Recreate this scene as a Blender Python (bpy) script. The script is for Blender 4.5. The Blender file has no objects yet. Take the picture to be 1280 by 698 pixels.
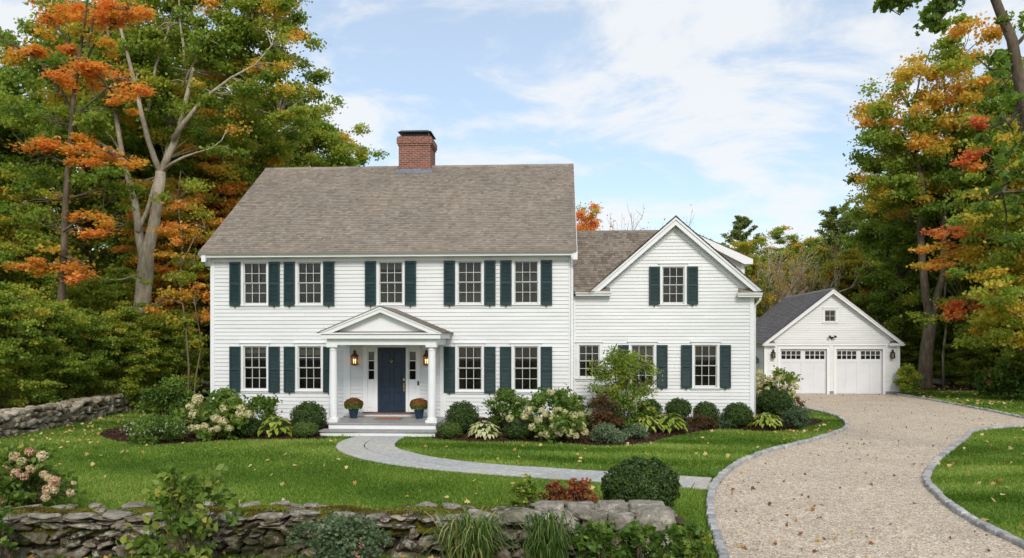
import bpy, bmesh, math, random
import numpy as np
from mathutils import Vector

SC = bpy.context.scene
COL = SC.collection
rad = math.radians

# ------------------------------------------------------------------ camera, sky, sun, exposure
CAM_H, FPX, YAW, HZ = 2.85, 980.0, rad(3.5), 425.0
cam_d = bpy.data.cameras.new("camera")
cam = bpy.data.objects.new("camera", cam_d)
COL.objects.link(cam)
cam.location = (0, 0, CAM_H)
cam.rotation_euler = (rad(90), 0, YAW)
cam_d.sensor_width = 36.0
cam_d.lens = 36.0 * FPX / 1280.0
cam_d.shift_y = (HZ - 349.0) / 1280.0
cam_d.clip_end = 3000
SC.camera = cam

SUN_EL, SUN_AZ = rad(36), rad(170)          # azimuth clockwise from +Y: behind the camera, to the right
world = bpy.data.worlds.new("World")
SC.world = world
world.use_nodes = True
wn, wl = world.node_tree.nodes, world.node_tree.links
wn.clear()
w_out = wn.new("ShaderNodeOutputWorld")
sky = wn.new("ShaderNodeTexSky")
sky.sky_type = 'NISHITA'
sky.sun_disc = False
sky.sun_elevation = SUN_EL
sky.sun_rotation = SUN_AZ
sky.air_density, sky.dust_density, sky.ozone_density = 1.0, 0.6, 2.0
bg_sky = wn.new("ShaderNodeBackground"); bg_sky.inputs[1].default_value = 0.15
hs = wn.new("ShaderNodeHueSaturation"); hs.inputs["Hue"].default_value = 0.494; hs.inputs["Saturation"].default_value = 1.2; hs.inputs["Value"].default_value = 1.15
wl.new(sky.outputs[0], hs.inputs["Color"]); wl.new(hs.outputs[0], bg_sky.inputs[0])
bg_cl = wn.new("ShaderNodeBackground")
bg_cl.inputs[0].default_value = (0.97, 0.985, 1.0, 1); bg_cl.inputs[1].default_value = 0.9
geo = wn.new("ShaderNodeTexCoord")
sep = wn.new("ShaderNodeSeparateXYZ"); wl.new(geo.outputs["Generated"], sep.inputs[0])
def wmath(op, a, b=None):
    n = wn.new("ShaderNodeMath"); n.operation = op
    for i, v in enumerate((a, b)):
        if v is None: continue
        if isinstance(v, (int, float)): n.inputs[i].default_value = v
        else: wl.new(v, n.inputs[i])
    return n.outputs[0]
zz = wmath('ADD', wmath('MAXIMUM', sep.outputs[2], 0.0), 0.30)
comb = wn.new("ShaderNodeCombineXYZ")
wl.new(wmath('DIVIDE', sep.outputs[0], zz), comb.inputs[0])
wl.new(wmath('DIVIDE', sep.outputs[1], zz), comb.inputs[1])
mp = wn.new("ShaderNodeMapping"); wl.new(comb.outputs[0], mp.inputs[0])
mp.inputs["Location"].default_value = (1.1, 6.3, 8.4)
mp.inputs["Rotation"].default_value = (0, 0, rad(25))
mp.inputs["Scale"].default_value = (0.9, 1.25, 1.0)
nz = wn.new("ShaderNodeTexNoise"); wl.new(mp.outputs[0], nz.inputs[0])
nz.inputs["Scale"].default_value = 3.4; nz.inputs["Detail"].default_value = 9; nz.inputs["Roughness"].default_value = 0.6
nz.inputs["Distortion"].default_value = 0.35
rmp = wn.new("ShaderNodeValToRGB"); wl.new(nz.outputs[0], rmp.inputs[0])
rmp.color_ramp.interpolation = 'EASE'
rmp.color_ramp.elements[0].position = 0.41; rmp.color_ramp.elements[0].color = (0.44, 0.44, 0.44, 1)
rmp.color_ramp.elements[1].position = 0.60; rmp.color_ramp.elements[1].color = (0.92, 0.92, 0.92, 1)
hz = wmath('SUBTRACT', 1.0, wmath('MULTIPLY', sep.outputs[2], 4.2))      # thin cloud thickens to the horizon
hz = wmath('MULTIPLY', wmath('MAXIMUM', hz, 0.0), 0.75)
mask = wmath('MINIMUM', wmath('MAXIMUM', rmp.outputs[0], hz), 0.95)
wmix = wn.new("ShaderNodeMixShader")
wl.new(mask, wmix.inputs[0]); wl.new(bg_sky.outputs[0], wmix.inputs[1]); wl.new(bg_cl.outputs[0], wmix.inputs[2])
wl.new(wmix.outputs[0], w_out.inputs[0])

sun_d = bpy.data.lights.new("sun", 'SUN')
sun_d.energy = 2.05
sun_d.angle = rad(16)
sun_d.color = (1.0, 0.95, 0.87)
sun = bpy.data.objects.new("sun", sun_d); COL.objects.link(sun)
sd = Vector((math.sin(SUN_AZ) * math.cos(SUN_EL), math.cos(SUN_AZ) * math.cos(SUN_EL), math.sin(SUN_EL)))
sun.rotation_euler = sd.to_track_quat('Z', 'Y').to_euler()
sun.location = sd * 60

SC.view_settings.view_transform = 'Standard'
SC.view_settings.look = 'None'
SC.view_settings.exposure = 0.10
SC.view_settings.gamma = 1.0
SC.view_settings.use_curve_mapping = False
SC.render.engine = 'CYCLES'
SC.cycles.max_bounces = 6
SC.cycles.diffuse_bounces = 3
SC.cycles.glossy_bounces = 2
SC.cycles.transmission_bounces = 3
SC.cycles.transparent_max_bounces = 8
SC.cycles.use_denoising = True
SC.cycles.sample_clamp_indirect = 6

# ------------------------------------------------------------------ surveying helpers (photo grid -> metres)
_c, _s = math.cos(YAW), math.sin(YAW)
def W(px, py, Y):
    u, v = (px - 640) / FPX, (HZ - py) / FPX
    dx, dy = _c * u - _s, _s * u + _c
    t = Y / dy
    return np.array((dx * t, Y, CAM_H + v * t))
def G(px, py, z=0.0):
    u, v = (px - 640) / FPX, (HZ - py) / FPX
    t = (z - CAM_H) / v
    return np.array(((_c * u - _s) * t, (_s * u + _c) * t, z))
def ppm(Y): return FPX / Y

# ------------------------------------------------------------------ materials
MATS = {}
def new_mat(name):
    m = bpy.data.materials.new(name); m.use_nodes = True
    nt = m.node_tree
    b = nt.nodes["Principled BSDF"]
    MATS[name] = m
    return m, nt, b
def N(nt, t, **kw):
    n = nt.nodes.new(t)
    for k, v in kw.items():
        if k in n.inputs.keys(): n.inputs[k].default_value = v
        else: setattr(n, k, v)
    return n
def ramp(nt, src, stops):
    r = nt.nodes.new("ShaderNodeValToRGB")
    nt.links.new(src, r.inputs[0])
    e = r.color_ramp.elements
    while len(e) < len(stops): e.new(0.5)
    for el, (p, c) in zip(e, stops):
        el.position = p; el.color = (*c, 1)
    return r.outputs[0]
def obj_coord(nt):
    t = nt.nodes.new("ShaderNodeTexCoord")
    return t.outputs["Object"]
def noise(nt, co, scale, detail=4, rough=0.55, vscale=None):
    if vscale:
        mpn = N(nt, "ShaderNodeMapping"); mpn.inputs["Scale"].default_value = vscale
        nt.links.new(co, mpn.inputs[0]); co = mpn.outputs[0]
    n = N(nt, "ShaderNodeTexNoise", Scale=scale, Detail=detail, Roughness=rough)
    nt.links.new(co, n.inputs["Vector"])
    return n.outputs[0]
def bump(nt, b, h, strength, dist=0.01):
    bp = N(nt, "ShaderNodeBump", Strength=strength, Distance=dist)
    nt.links.new(h, bp.inputs["Height"]); nt.links.new(bp.outputs[0], b.inputs["Normal"])
def mixc(nt, f, a, b_, mode='MIX'):
    m = nt.nodes.new("ShaderNodeMix"); m.data_type = 'RGBA'; m.blend_type = mode
    for i, v in ((0, f), (6, a), (7, b_)):
        if isinstance(v, (int, float)): m.inputs[i].default_value = v
        elif isinstance(v, tuple): m.inputs[i].default_value = (*v, 1) if len(v) == 3 else v
        else: nt.links.new(v, m.inputs[i])
    return m.outputs[2]

def paint(name, col, rough=0.5, var=0.06, scale=3.0, island=0.0, spec=0.4, vs=None):
    m, nt, b = new_mat(name)
    co = obj_coord(nt)
    n = noise(nt, co, scale, 5, 0.6, vs)
    lo = tuple(c * (1 - var * 2.2) for c in col); hi = tuple(min(1, c * (1 + var)) for c in col)
    out = ramp(nt, n, [(0.3, lo), (0.65, hi)])
    if island:
        g = nt.nodes.new("ShaderNodeNewGeometry")
        iv = ramp(nt, g.outputs["Random Per Island"], [(0, (1 - island,) * 3), (1, (1.0,) * 3)])
        out = mixc(nt, 1.0, out, iv, 'MULTIPLY')
    nt.links.new(out, b.inputs["Base Color"])
    b.inputs["Roughness"].default_value = rough
    b.inputs["Specular IOR Level"].default_value = spec
    return m
paint("siding", (0.755, 0.755, 0.74), 0.5, 0.035, 1.6, island=0.035, vs=(0.4, 0.4, 3))
paint("trim", (0.82, 0.82, 0.81), 0.42, 0.02, 2.5)
paint("sash_paint", (0.60, 0.60, 0.575), 0.45, 0.03, 3.0)
paint("garage_door_paint", (0.72, 0.72, 0.73), 0.45, 0.02, 2.0)
paint("shutter_paint", (0.015, 0.041, 0.043), 0.42, 0.12, 4.0)
paint("door_paint", (0.013, 0.029, 0.055), 0.35, 0.08, 5.0)
paint("porch_paint", (0.34, 0.335, 0.32), 0.55, 0.12, 6.0)
paint("threshold_wood", (0.16, 0.05, 0.03), 0.5, 0.2, 8.0)
paint("mat_coir", (0.36, 0.17, 0.075), 0.95, 0.2, 60.0)
paint("pot_glaze", (0.028, 0.065, 0.11), 0.35, 0.15, 8.0)
paint("iron", (0.015, 0.014, 0.013), 0.5, 0.2, 10.0)
paint("lead_sheet", (0.20, 0.215, 0.24), 0.5, 0.2, 8.0)
paint("cap_metal", (0.07, 0.075, 0.08), 0.45, 0.2, 6.0)
paint("shade_cloth", (0.5, 0.47, 0.38), 0.9, 0.1, 4.0)
paint("curtain_cloth", (0.05, 0.045, 0.033), 0.95, 0.35, 9.0, vs=(6, 6, 0.3))
paint("blind_cloth", (0.17, 0.16, 0.115), 0.95, 0.2, 4.0)
paint("room_dark", (0.022, 0.020, 0.016), 0.9, 0.3, 2.0)
paint("soil", (0.05, 0.033, 0.022), 1.0, 0.4, 8.0)
paint("concrete", (0.30, 0.30, 0.29), 0.85, 0.15, 6.0)
paint("stem_green", (0.12, 0.17, 0.04), 0.6, 0.2, 20.0)
paint("stem_wood", (0.14, 0.10, 0.07), 0.85, 0.3, 20.0)
m, nt, b = new_mat("brass"); b.inputs["Base Color"].default_value = (0.55, 0.38, 0.16, 1); b.inputs["Metallic"].default_value = 0.9; b.inputs["Roughness"].default_value = 0.3
m, nt, b = new_mat("copper"); b.inputs["Base Color"].default_value = (0.16, 0.065, 0.035, 1); b.inputs["Metallic"].default_value = 0.6; b.inputs["Roughness"].default_value = 0.4
m, nt, b = new_mat("bulb"); b.inputs["Emission Color"].default_value = (1.0, 0.62, 0.28, 1); b.inputs["Emission Strength"].default_value = 4.0

def glass_mat(name, fac, tint):
    m = bpy.data.materials.new(name); m.use_nodes = True; MATS[name] = m
    nt = m.node_tree; nt.nodes.clear()
    o = nt.nodes.new("ShaderNodeOutputMaterial")
    tr = nt.nodes.new("ShaderNodeBsdfTransparent"); tr.inputs[0].default_value = (*tint, 1)
    gl = nt.nodes.new("ShaderNodeBsdfGlossy"); gl.inputs["Roughness"].default_value = 0.03
    fr = nt.nodes.new("ShaderNodeFresnel"); fr.inputs[0].default_value = 1.45
    ad = N(nt, "ShaderNodeMath", operation='ADD'); ad.inputs[1].default_value = fac
    nt.links.new(fr.outputs[0], ad.inputs[0])
    mx = nt.nodes.new("ShaderNodeMixShader")
    nt.links.new(ad.outputs[0], mx.inputs[0]); nt.links.new(tr.outputs[0], mx.inputs[1]); nt.links.new(gl.outputs[0], mx.inputs[2])
    nt.links.new(mx.outputs[0], o.inputs[0])
glass_mat("window_glass", 0.0, (0.8, 0.82, 0.78))
glass_mat("lamp_glass", 0.02, (0.95, 0.8, 0.6))

def shingle_mat(name, stops):
    m, nt, b = new_mat(name)
    g = nt.nodes.new("ShaderNodeNewGeometry")
    co = obj_coord(nt)
    c1 = ramp(nt, g.outputs["Random Per Island"], stops)
    n = noise(nt, co, 0.55, 4, 0.6)
    c2 = mixc(nt, 1.0, c1, ramp(nt, n, [(0.3, (0.86, 0.87, 0.88)), (0.7, (1.06, 1.04, 1.0))]), 'MULTIPLY')
    n2 = noise(nt, co, 90, 2, 0.7)
    c3 = mixc(nt, 1.0, c2, ramp(nt, n2, [(0.3, (0.75, 0.75, 0.75)), (0.7, (1.15, 1.15, 1.15))]), 'MULTIPLY')
    nt.links.new(c3, b.inputs["Base Color"]); b.inputs["Roughness"].default_value = 0.95
    b.inputs["Specular IOR Level"].default_value = 0.15
    bump(nt, b, n2, 0.5, 0.006)
shingle_mat("roof_shingle", [(0, (0.235, 0.196, 0.157)), (0.3, (0.282, 0.238, 0.195)), (0.7, (0.308, 0.262, 0.216)), (1, (0.355, 0.306, 0.254))])
shingle_mat("wing_shingle", [(0, (0.175, 0.142, 0.112)), (0.4, (0.235, 0.195, 0.157)), (1, (0.315, 0.265, 0.217))])
shingle_mat("garage_shingle", [(0, (0.15, 0.14, 0.14)), (0.5, (0.19, 0.178, 0.178)), (1, (0.24, 0.225, 0.224))])

m, nt, b = new_mat("brick")
tc = nt.nodes.new("ShaderNodeTexCoord")
sp = nt.nodes.new("ShaderNodeSeparateXYZ"); nt.links.new(tc.outputs["Object"], sp.inputs[0])
ad = N(nt, "ShaderNodeMath", operation='ADD'); nt.links.new(sp.outputs[0], ad.inputs[0]); nt.links.new(sp.outputs[1], ad.inputs[1])
cb = nt.nodes.new("ShaderNodeCombineXYZ"); nt.links.new(ad.outputs[0], cb.inputs[0]); nt.links.new(sp.outputs[2], cb.inputs[1])
br = nt.nodes.new("ShaderNodeTexBrick"); nt.links.new(cb.outputs[0], br.inputs[0])
br.inputs["Color1"].default_value = (0.27, 0.085, 0.052, 1); br.inputs["Color2"].default_value = (0.17, 0.055, 0.036, 1)
br.inputs["Mortar"].default_value = (0.36, 0.28, 0.22, 1); br.inputs["Scale"].default_value = 1.0
br.inputs["Mortar Size"].default_value = 0.008; br.inputs["Brick Width"].default_value = 0.21; br.inputs["Row Height"].default_value = 0.072
n = noise(nt, tc.outputs["Object"], 14, 4)
c = mixc(nt, 1.0, br.outputs[0], ramp(nt, n, [(0.3, (0.7, 0.7, 0.7)), (0.7, (1.2, 1.2, 1.2))]), 'MULTIPLY')
nt.links.new(c, b.inputs["Base Color"]); b.inputs["Roughness"].default_value = 0.9
bump(nt, b, br.outputs[1], -0.5, 0.01)

def stone_mat(name, stops, lich=0.45, moss=0.0, bs=1.0, lo=.32):
    m, nt, b = new_mat(name)
    g = nt.nodes.new("ShaderNodeNewGeometry"); co = obj_coord(nt)
    base = ramp(nt, g.outputs["Random Per Island"], stops)
    n = noise(nt, co, 9, 7, 0.68)
    base = mixc(nt, 1.0, base, ramp(nt, n, [(0.3, (lo, lo * .95, lo * .88)), (0.48, (0.85, 0.84, 0.82)), (0.6, (1.1, 1.1, 1.08)), (0.75, (1.5, 1.48, 1.42))]), 'MULTIPLY')
    l = noise(nt, co, 7.5, 6, 0.72)
    lm = ramp(nt, l, [(0.53, (0, 0, 0)), (0.58, (lich,) * 3)])
    base = mixc(nt, lm, base, (0.53, 0.485, 0.40))
    if moss:
        mn = noise(nt, co, 1.7, 6, 0.7)
        mm = ramp(nt, mn, [(0.47, (0, 0, 0)), (0.62, (moss,) * 3)])
        base = mixc(nt, mm, base, (0.05, 0.055, 0.014))
    nt.links.new(base, b.inputs["Base Color"]); b.inputs["Roughness"].default_value = 0.92
    b.inputs["Specular IOR Level"].default_value = 0.2
    bump(nt, b, n, bs, 0.05)
stone_mat("field_stone", [(0, (0.085, 0.066, 0.045)), (0.4, (0.175, 0.14, 0.10)), (0.7, (0.27, 0.22, 0.165)), (1, (0.42, 0.355, 0.28))], 0.85, 0.85)
stone_mat("cap_stone", [(0, (0.22, 0.175, 0.125)), (0.3, (0.34, 0.28, 0.205)), (0.6, (0.31, 0.28, 0.235)), (1, (0.48, 0.42, 0.34))], 0.7, 0.4)
stone_mat("old_wall_stone", [(0, (0.22, 0.17, 0.12)), (0.4, (0.34, 0.275, 0.20)), (0.7, (0.44, 0.37, 0.285)), (1, (0.55, 0.475, 0.385))], 0.5, 0.15, .9, .55)
stone_mat("granite", [(0, (0.312, 0.319, 0.325)), (0.5, (0.425, 0.425, 0.425)), (1, (0.550, 0.544, 0.525))], 0.25, 0, .5, .7)
stone_mat("bluestone", [(0, (0.42, 0.43, 0.43)), (0.5, (0.48, 0.485, 0.475)), (0.9, (0.52, 0.51, 0.48)), (1, (0.50, 0.47, 0.41))], 0.0, 0, .08, .93)

m, nt, b = new_mat("moss")
co = obj_coord(nt); n = noise(nt, co, 4, 6, 0.7); n2 = noise(nt, co, 70, 3, 0.7)
nt.links.new(ramp(nt, n, [(0.3, (0.045, 0.03, 0.008)), (0.45, (0.10, 0.08, 0.012)), (0.62, (0.16, 0.155, 0.02)), (0.75, (0.08, 0.10, 0.018))]), b.inputs["Base Color"])
b.inputs["Roughness"].default_value = 1.0; b.inputs["Specular IOR Level"].default_value = 0.1
bump(nt, b, n2, 0.9, 0.03)

m, nt, b = new_mat("mulch")
co = obj_coord(nt); n = noise(nt, co, 28, 5, 0.7, (1, 2.2, 1)); n3 = noise(nt, co, 2.5, 3)
c = ramp(nt, n, [(0.3, (0.03, 0.016, 0.010)), (0.55, (0.085, 0.045, 0.030)), (0.75, (0.18, 0.105, 0.072))])
nt.links.new(c, b.inputs["Base Color"]); b.inputs["Roughness"].default_value = 1.0; b.inputs["Specular IOR Level"].default_value = 0.1
bump(nt, b, n, 1.0, 0.05)
paint("bark_chip", (0.13, 0.07, 0.045), 1.0, 0.3, 10.0, island=0.7, spec=0.1)

m, nt, b = new_mat("woodland_floor")
co = obj_coord(nt); n = noise(nt, co, 0.5, 5, 0.65); n2 = noise(nt, co, 24, 4, 0.7)
c = ramp(nt, n, [(0.3, (0.035, 0.03, 0.012)), (0.5, (0.07, 0.05, 0.022)), (0.7, (0.035, 0.05, 0.012))])
c = mixc(nt, 1.0, c, ramp(nt, n2, [(0.3, (0.45, 0.45, 0.45)), (0.7, (1.5, 1.4, 1.3))]), 'MULTIPLY')
nt.links.new(c, b.inputs["Base Color"]); b.inputs["Roughness"].default_value = 1.0; b.inputs["Specular IOR Level"].default_value = 0.1
bump(nt, b, n2, 0.9, 0.06)

m, nt, b = new_mat("turf")
co = obj_coord(nt); n = noise(nt, co, 0.45, 5, 0.6); n2 = noise(nt, co, 45, 4, 0.7)
c = ramp(nt, n, [(0.3, (0.060, 0.140, 0.013)), (0.55, (0.085, 0.185, 0.020)), (0.75, (0.13, 0.225, 0.030))])
c = mixc(nt, 1.0, c, ramp(nt, n2, [(0.3, (0.880, 0.880, 0.800)), (0.7, (1.35, 1.35, 1.3))]), 'MULTIPLY')
nt.links.new(c, b.inputs["Base Color"]); b.inputs["Roughness"].default_value = 0.9; b.inputs["Specular IOR Level"].default_value = 0.15
bump(nt, b, n2, 0.8, 0.03)

m, nt, b = new_mat("gravel")
co = obj_coord(nt)
v = N(nt, "ShaderNodeTexVoronoi", Scale=46.0); nt.links.new(co, v.inputs["Vector"])
sepc = nt.nodes.new("ShaderNodeSeparateColor"); nt.links.new(v.outputs["Color"], sepc.inputs[0])
c = ramp(nt, sepc.outputs[0], [(0.0, (0.188, 0.144, 0.106)), (0.15, (0.375, 0.294, 0.225)), (0.5, (0.525, 0.431, 0.350)), (0.8, (0.625, 0.537, 0.450)), (1.0, (0.787, 0.725, 0.650))])
n = noise(nt, co, 0.7, 6, 0.65)
c = mixc(nt, 1.0, c, ramp(nt, n, [(0.3, (0.95, 0.945, 0.875)), (0.7, (1.20, 1.185, 1.09))]), 'MULTIPLY')
n4 = noise(nt, co, 6, 5, 0.7)
c = mixc(nt, 1.0, c, ramp(nt, n4, [(0.3, (0.78, 0.75, 0.72)), (0.6, (1.05, 1.05, 1.05))]), 'MULTIPLY')
nt.links.new(c, b.inputs["Base Color"]); b.inputs["Roughness"].default_value = 0.95; b.inputs["Specular IOR Level"].default_value = 0.2
bump(nt, b, v.outputs["Distance"], -0.8, 0.012)
m, nt, b = new_mat("pebble")
g = nt.nodes.new("ShaderNodeNewGeometry")
nt.links.new(ramp(nt, g.outputs["Random Per Island"], [(0, (0.24, 0.19, 0.145)), (0.25, (0.44, 0.365, 0.29)), (0.7, (0.60, 0.52, 0.435)), (1, (0.78, 0.72, 0.64))]), b.inputs["Base Color"])
b.inputs["Roughness"].default_value = 0.9

def bark(name, lo, hi, sc=5):
    m, nt, b = new_mat(name)
    co = obj_coord(nt); n = noise(nt, co, sc, 7, 0.7, (1.6, 1.6, 0.35)); n2 = noise(nt, co, 1.3, 4, 0.6)
    c = ramp(nt, n, [(0.3, lo), (0.7, hi)])
    c = mixc(nt, 1.0, c, ramp(nt, n2, [(0.35, (0.65, 0.66, 0.6)), (0.65, (1.15, 1.12, 1.08))]), 'MULTIPLY')
    nt.links.new(c, b.inputs["Base Color"]); b.inputs["Roughness"].default_value = 0.95; b.inputs["Specular IOR Level"].default_value = 0.15
    bump(nt, b, n, 0.8, 0.04)
bark("bark_pale", (0.30, 0.25, 0.19), (0.66, 0.58, 0.47))
bark("bark_dark", (0.06, 0.048, 0.036), (0.20, 0.155, 0.115))
bark("bark_brown", (0.11, 0.082, 0.058), (0.30, 0.235, 0.17))

def leaf_mat(name, stops, jitter=0.16, objj=0.0, trans=0.3, rough=0.5, spec=0.3):
    m, nt, b = new_mat(name)
    at = N(nt, "ShaderNodeAttribute", attribute_name="tint")
    g = nt.nodes.new("ShaderNodeNewGeometry")
    def mth(op, a, bb):
        x = N(nt, "ShaderNodeMath", operation=op)
        for i, v in ((0, a), (1, bb)):
            if isinstance(v, (int, float)): x.inputs[i].default_value = v
            else: nt.links.new(v, x.inputs[i])
        return x.outputs[0]
    t = mth('ADD', at.outputs["Fac"], mth('MULTIPLY', mth('SUBTRACT', g.outputs["Random Per Island"], 0.5), jitter))
    if objj:
        oi = nt.nodes.new("ShaderNodeObjectInfo")
        t = mth('ADD', t, mth('MULTIPLY', mth('SUBTRACT', oi.outputs["Random"], 0.5), objj))
    c = ramp(nt, t, stops)
    nt.links.new(c, b.inputs["Base Color"]); b.inputs["Roughness"].default_value = rough; b.inputs["Specular IOR Level"].default_value = spec
    tl = nt.nodes.new("ShaderNodeBsdfTranslucent")
    nt.links.new(mixc(nt, 1.0, c, (1.25, 1.3, 0.8), 'MULTIPLY'), tl.inputs[0])
    mx = nt.nodes.new("ShaderNodeMixShader"); mx.inputs[0].default_value = trans
    nt.links.new(b.outputs[0], mx.inputs[1]); nt.links.new(tl.outputs[0], mx.inputs[2])
    nt.links.new(mx.outputs[0], nt.nodes["Material Output"].inputs[0])
leaf_mat("autumn_leaf", [(0.0, (0.07, 0.132, 0.022)), (0.22, (0.185, 0.285, 0.040)), (0.40, (0.345, 0.42, 0.060)), (0.53, (0.47, 0.43, 0.056)),
                         (0.65, (0.74, 0.47, 0.066)), (0.80, (0.88, 0.42, 0.11)), (0.93, (0.82, 0.25, 0.10)), (1.0, (0.60, 0.13, 0.08))], 0.12, 0.05, 0.48)
leaf_mat("needle", [(0.0, (0.09, 0.14, 0.05)), (0.5, (0.20, 0.26, 0.08)), (1.0, (0.34, 0.37, 0.12))], 0.3, 0.0, 0.4)
leaf_mat("box_leaf", [(0.0, (0.016, 0.038, 0.008)), (0.5, (0.046, 0.090, 0.014)), (1.0, (0.13, 0.19, 0.035))], 0.5, 0.0, 0.15)
leaf_mat("shrub_leaf", [(0.0, (0.05, 0.105, 0.016)), (0.35, (0.12, 0.205, 0.03)), (0.6, (0.23, 0.31, 0.055)), (0.8, (0.42, 0.40, 0.075)), (1.0, (0.56, 0.28, 0.10))], 0.25, 0.0, 0.38)
leaf_mat("grey_leaf", [(0.0, (0.06, 0.105, 0.045)), (0.5, (0.135, 0.195, 0.095)), (1.0, (0.29, 0.34, 0.22))], 0.5, 0.0, 0.25)
leaf_mat("red_leaf", [(0.0, (0.05, 0.06, 0.018)), (0.4, (0.12, 0.075, 0.03)), (0.7, (0.28, 0.08, 0.03)), (1.0, (0.42, 0.14, 0.05))], 0.45, 0.0, 0.25)
leaf_mat("hosta_leaf", [(0.0, (0.09, 0.17, 0.02)), (0.4, (0.21, 0.29, 0.03)), (0.7, (0.36, 0.40, 0.05)), (1.0, (0.62, 0.62, 0.36))], 0.3, 0.0, 0.2, 0.4)
leaf_mat("petal_cream", [(0.0, (0.52, 0.50, 0.22)), (0.4, (0.72, 0.64, 0.40)), (0.7, (0.68, 0.49, 0.32)), (1.0, (0.60, 0.29, 0.21))], 0.3, 0.0, 0.25, 0.7)
leaf_mat("petal_white", [(0.0, (0.62, 0.62, 0.52)), (1.0, (0.82, 0.82, 0.76))], 0.3, 0.0, 0.25, 0.7)
leaf_mat("petal_mum", [(0.0, (0.05, 0.07, 0.015)), (0.35, (0.14, 0.055, 0.022)), (0.7, (0.27, 0.095, 0.025)), (1.0, (0.38, 0.17, 0.035))], 0.5, 0.0, 0.2, 0.7)
leaf_mat("petal_pink", [(0.0, (0.6, 0.2, 0.16)), (1.0, (0.75, 0.4, 0.3))], 0.3, 0.0, 0.2, 0.7)
leaf_mat("grass_blade", [(0.0, (0.062, 0.128, 0.012)), (0.45, (0.185, 0.295, 0.040)), (0.75, (0.335, 0.43, 0.085)), (1.0, (0.50, 0.50, 0.16))], 0.35, 0.0, 0.45, 0.55, 0.25)
leaf_mat("lily_blade", [(0.0, (0.045, 0.095, 0.016)), (0.6, (0.12, 0.19, 0.04)), (1.0, (0.42, 0.36, 0.14))], 0.5, 0.0, 0.25)
leaf_mat("dead_leaf", [(0.0, (0.10, 0.045, 0.02)), (0.3, (0.30, 0.12, 0.04)), (0.6, (0.55, 0.36, 0.10)), (1.0, (0.72, 0.58, 0.30))], 0.1, 0.0, 0.2, 0.7)

# ------------------------------------------------------------------ mesh building
ORIG = {}
def link(o, parent=None):
    COL.objects.link(o)
    if parent is not None:
        o.parent = parent
        ORIG[o.name] = ORIG.get(parent.name, np.zeros(3))
    return o
def thing(name, label, cat, loc=(0, 0, 0), rotz=0.0, group=None):
    o = bpy.data.objects.new(name, None); COL.objects.link(o)
    o.empty_display_size = 0.2
    o.location = tuple(float(v) for v in loc); o.rotation_euler = (0, 0, rotz)
    o["label"] = label; o["category"] = cat
    if group: o["group"] = group
    ORIG[o.name] = np.zeros(3)
    return o
def world_thing(name, label, cat, loc, group=None):
    """a thing whose parts are given in world coordinates"""
    o = thing(name, label, cat, loc, 0, group); ORIG[o.name] = np.array(loc, float)
    return o
def tag(o, label, cat, group=None):
    o["label"] = label; o["category"] = cat
    if group: o["group"] = group
    return o
def np_mesh(name, V, faces, mat, parent=None, tint=None, smooth=False):
    """faces: list of int arrays (n,k)"""
    V = np.asarray(V, np.float32)
    if parent is not None: V = V - ORIG.get(parent.name, np.zeros(3)).astype(np.float32)
    me = bpy.data.meshes.new(name)
    me.vertices.add(len(V)); me.vertices.foreach_set("co", V.ravel())
    idx = np.concatenate([np.asarray(f, np.int32).ravel() for f in faces])
    tot = np.concatenate([np.full(len(f), np.asarray(f).shape[1], np.int32) for f in faces])
    st = np.concatenate(([0], np.cumsum(tot)[:-1])).astype(np.int32)
    me.loops.add(len(idx)); me.loops.foreach_set("vertex_index", idx)
    me.polygons.add(len(tot)); me.polygons.foreach_set("loop_start", st); me.polygons.foreach_set("loop_total", tot)
    if smooth: me.polygons.foreach_set("use_smooth", np.ones(len(tot), bool))
    me.update(calc_edges=True)
    if tint is not None:
        a = me.attributes.new("tint", 'FLOAT', 'POINT'); a.data.foreach_set("value", np.asarray(tint, np.float32))
    me.materials.append(MATS[mat])
    return link(bpy.data.objects.new(name, me), parent)

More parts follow.
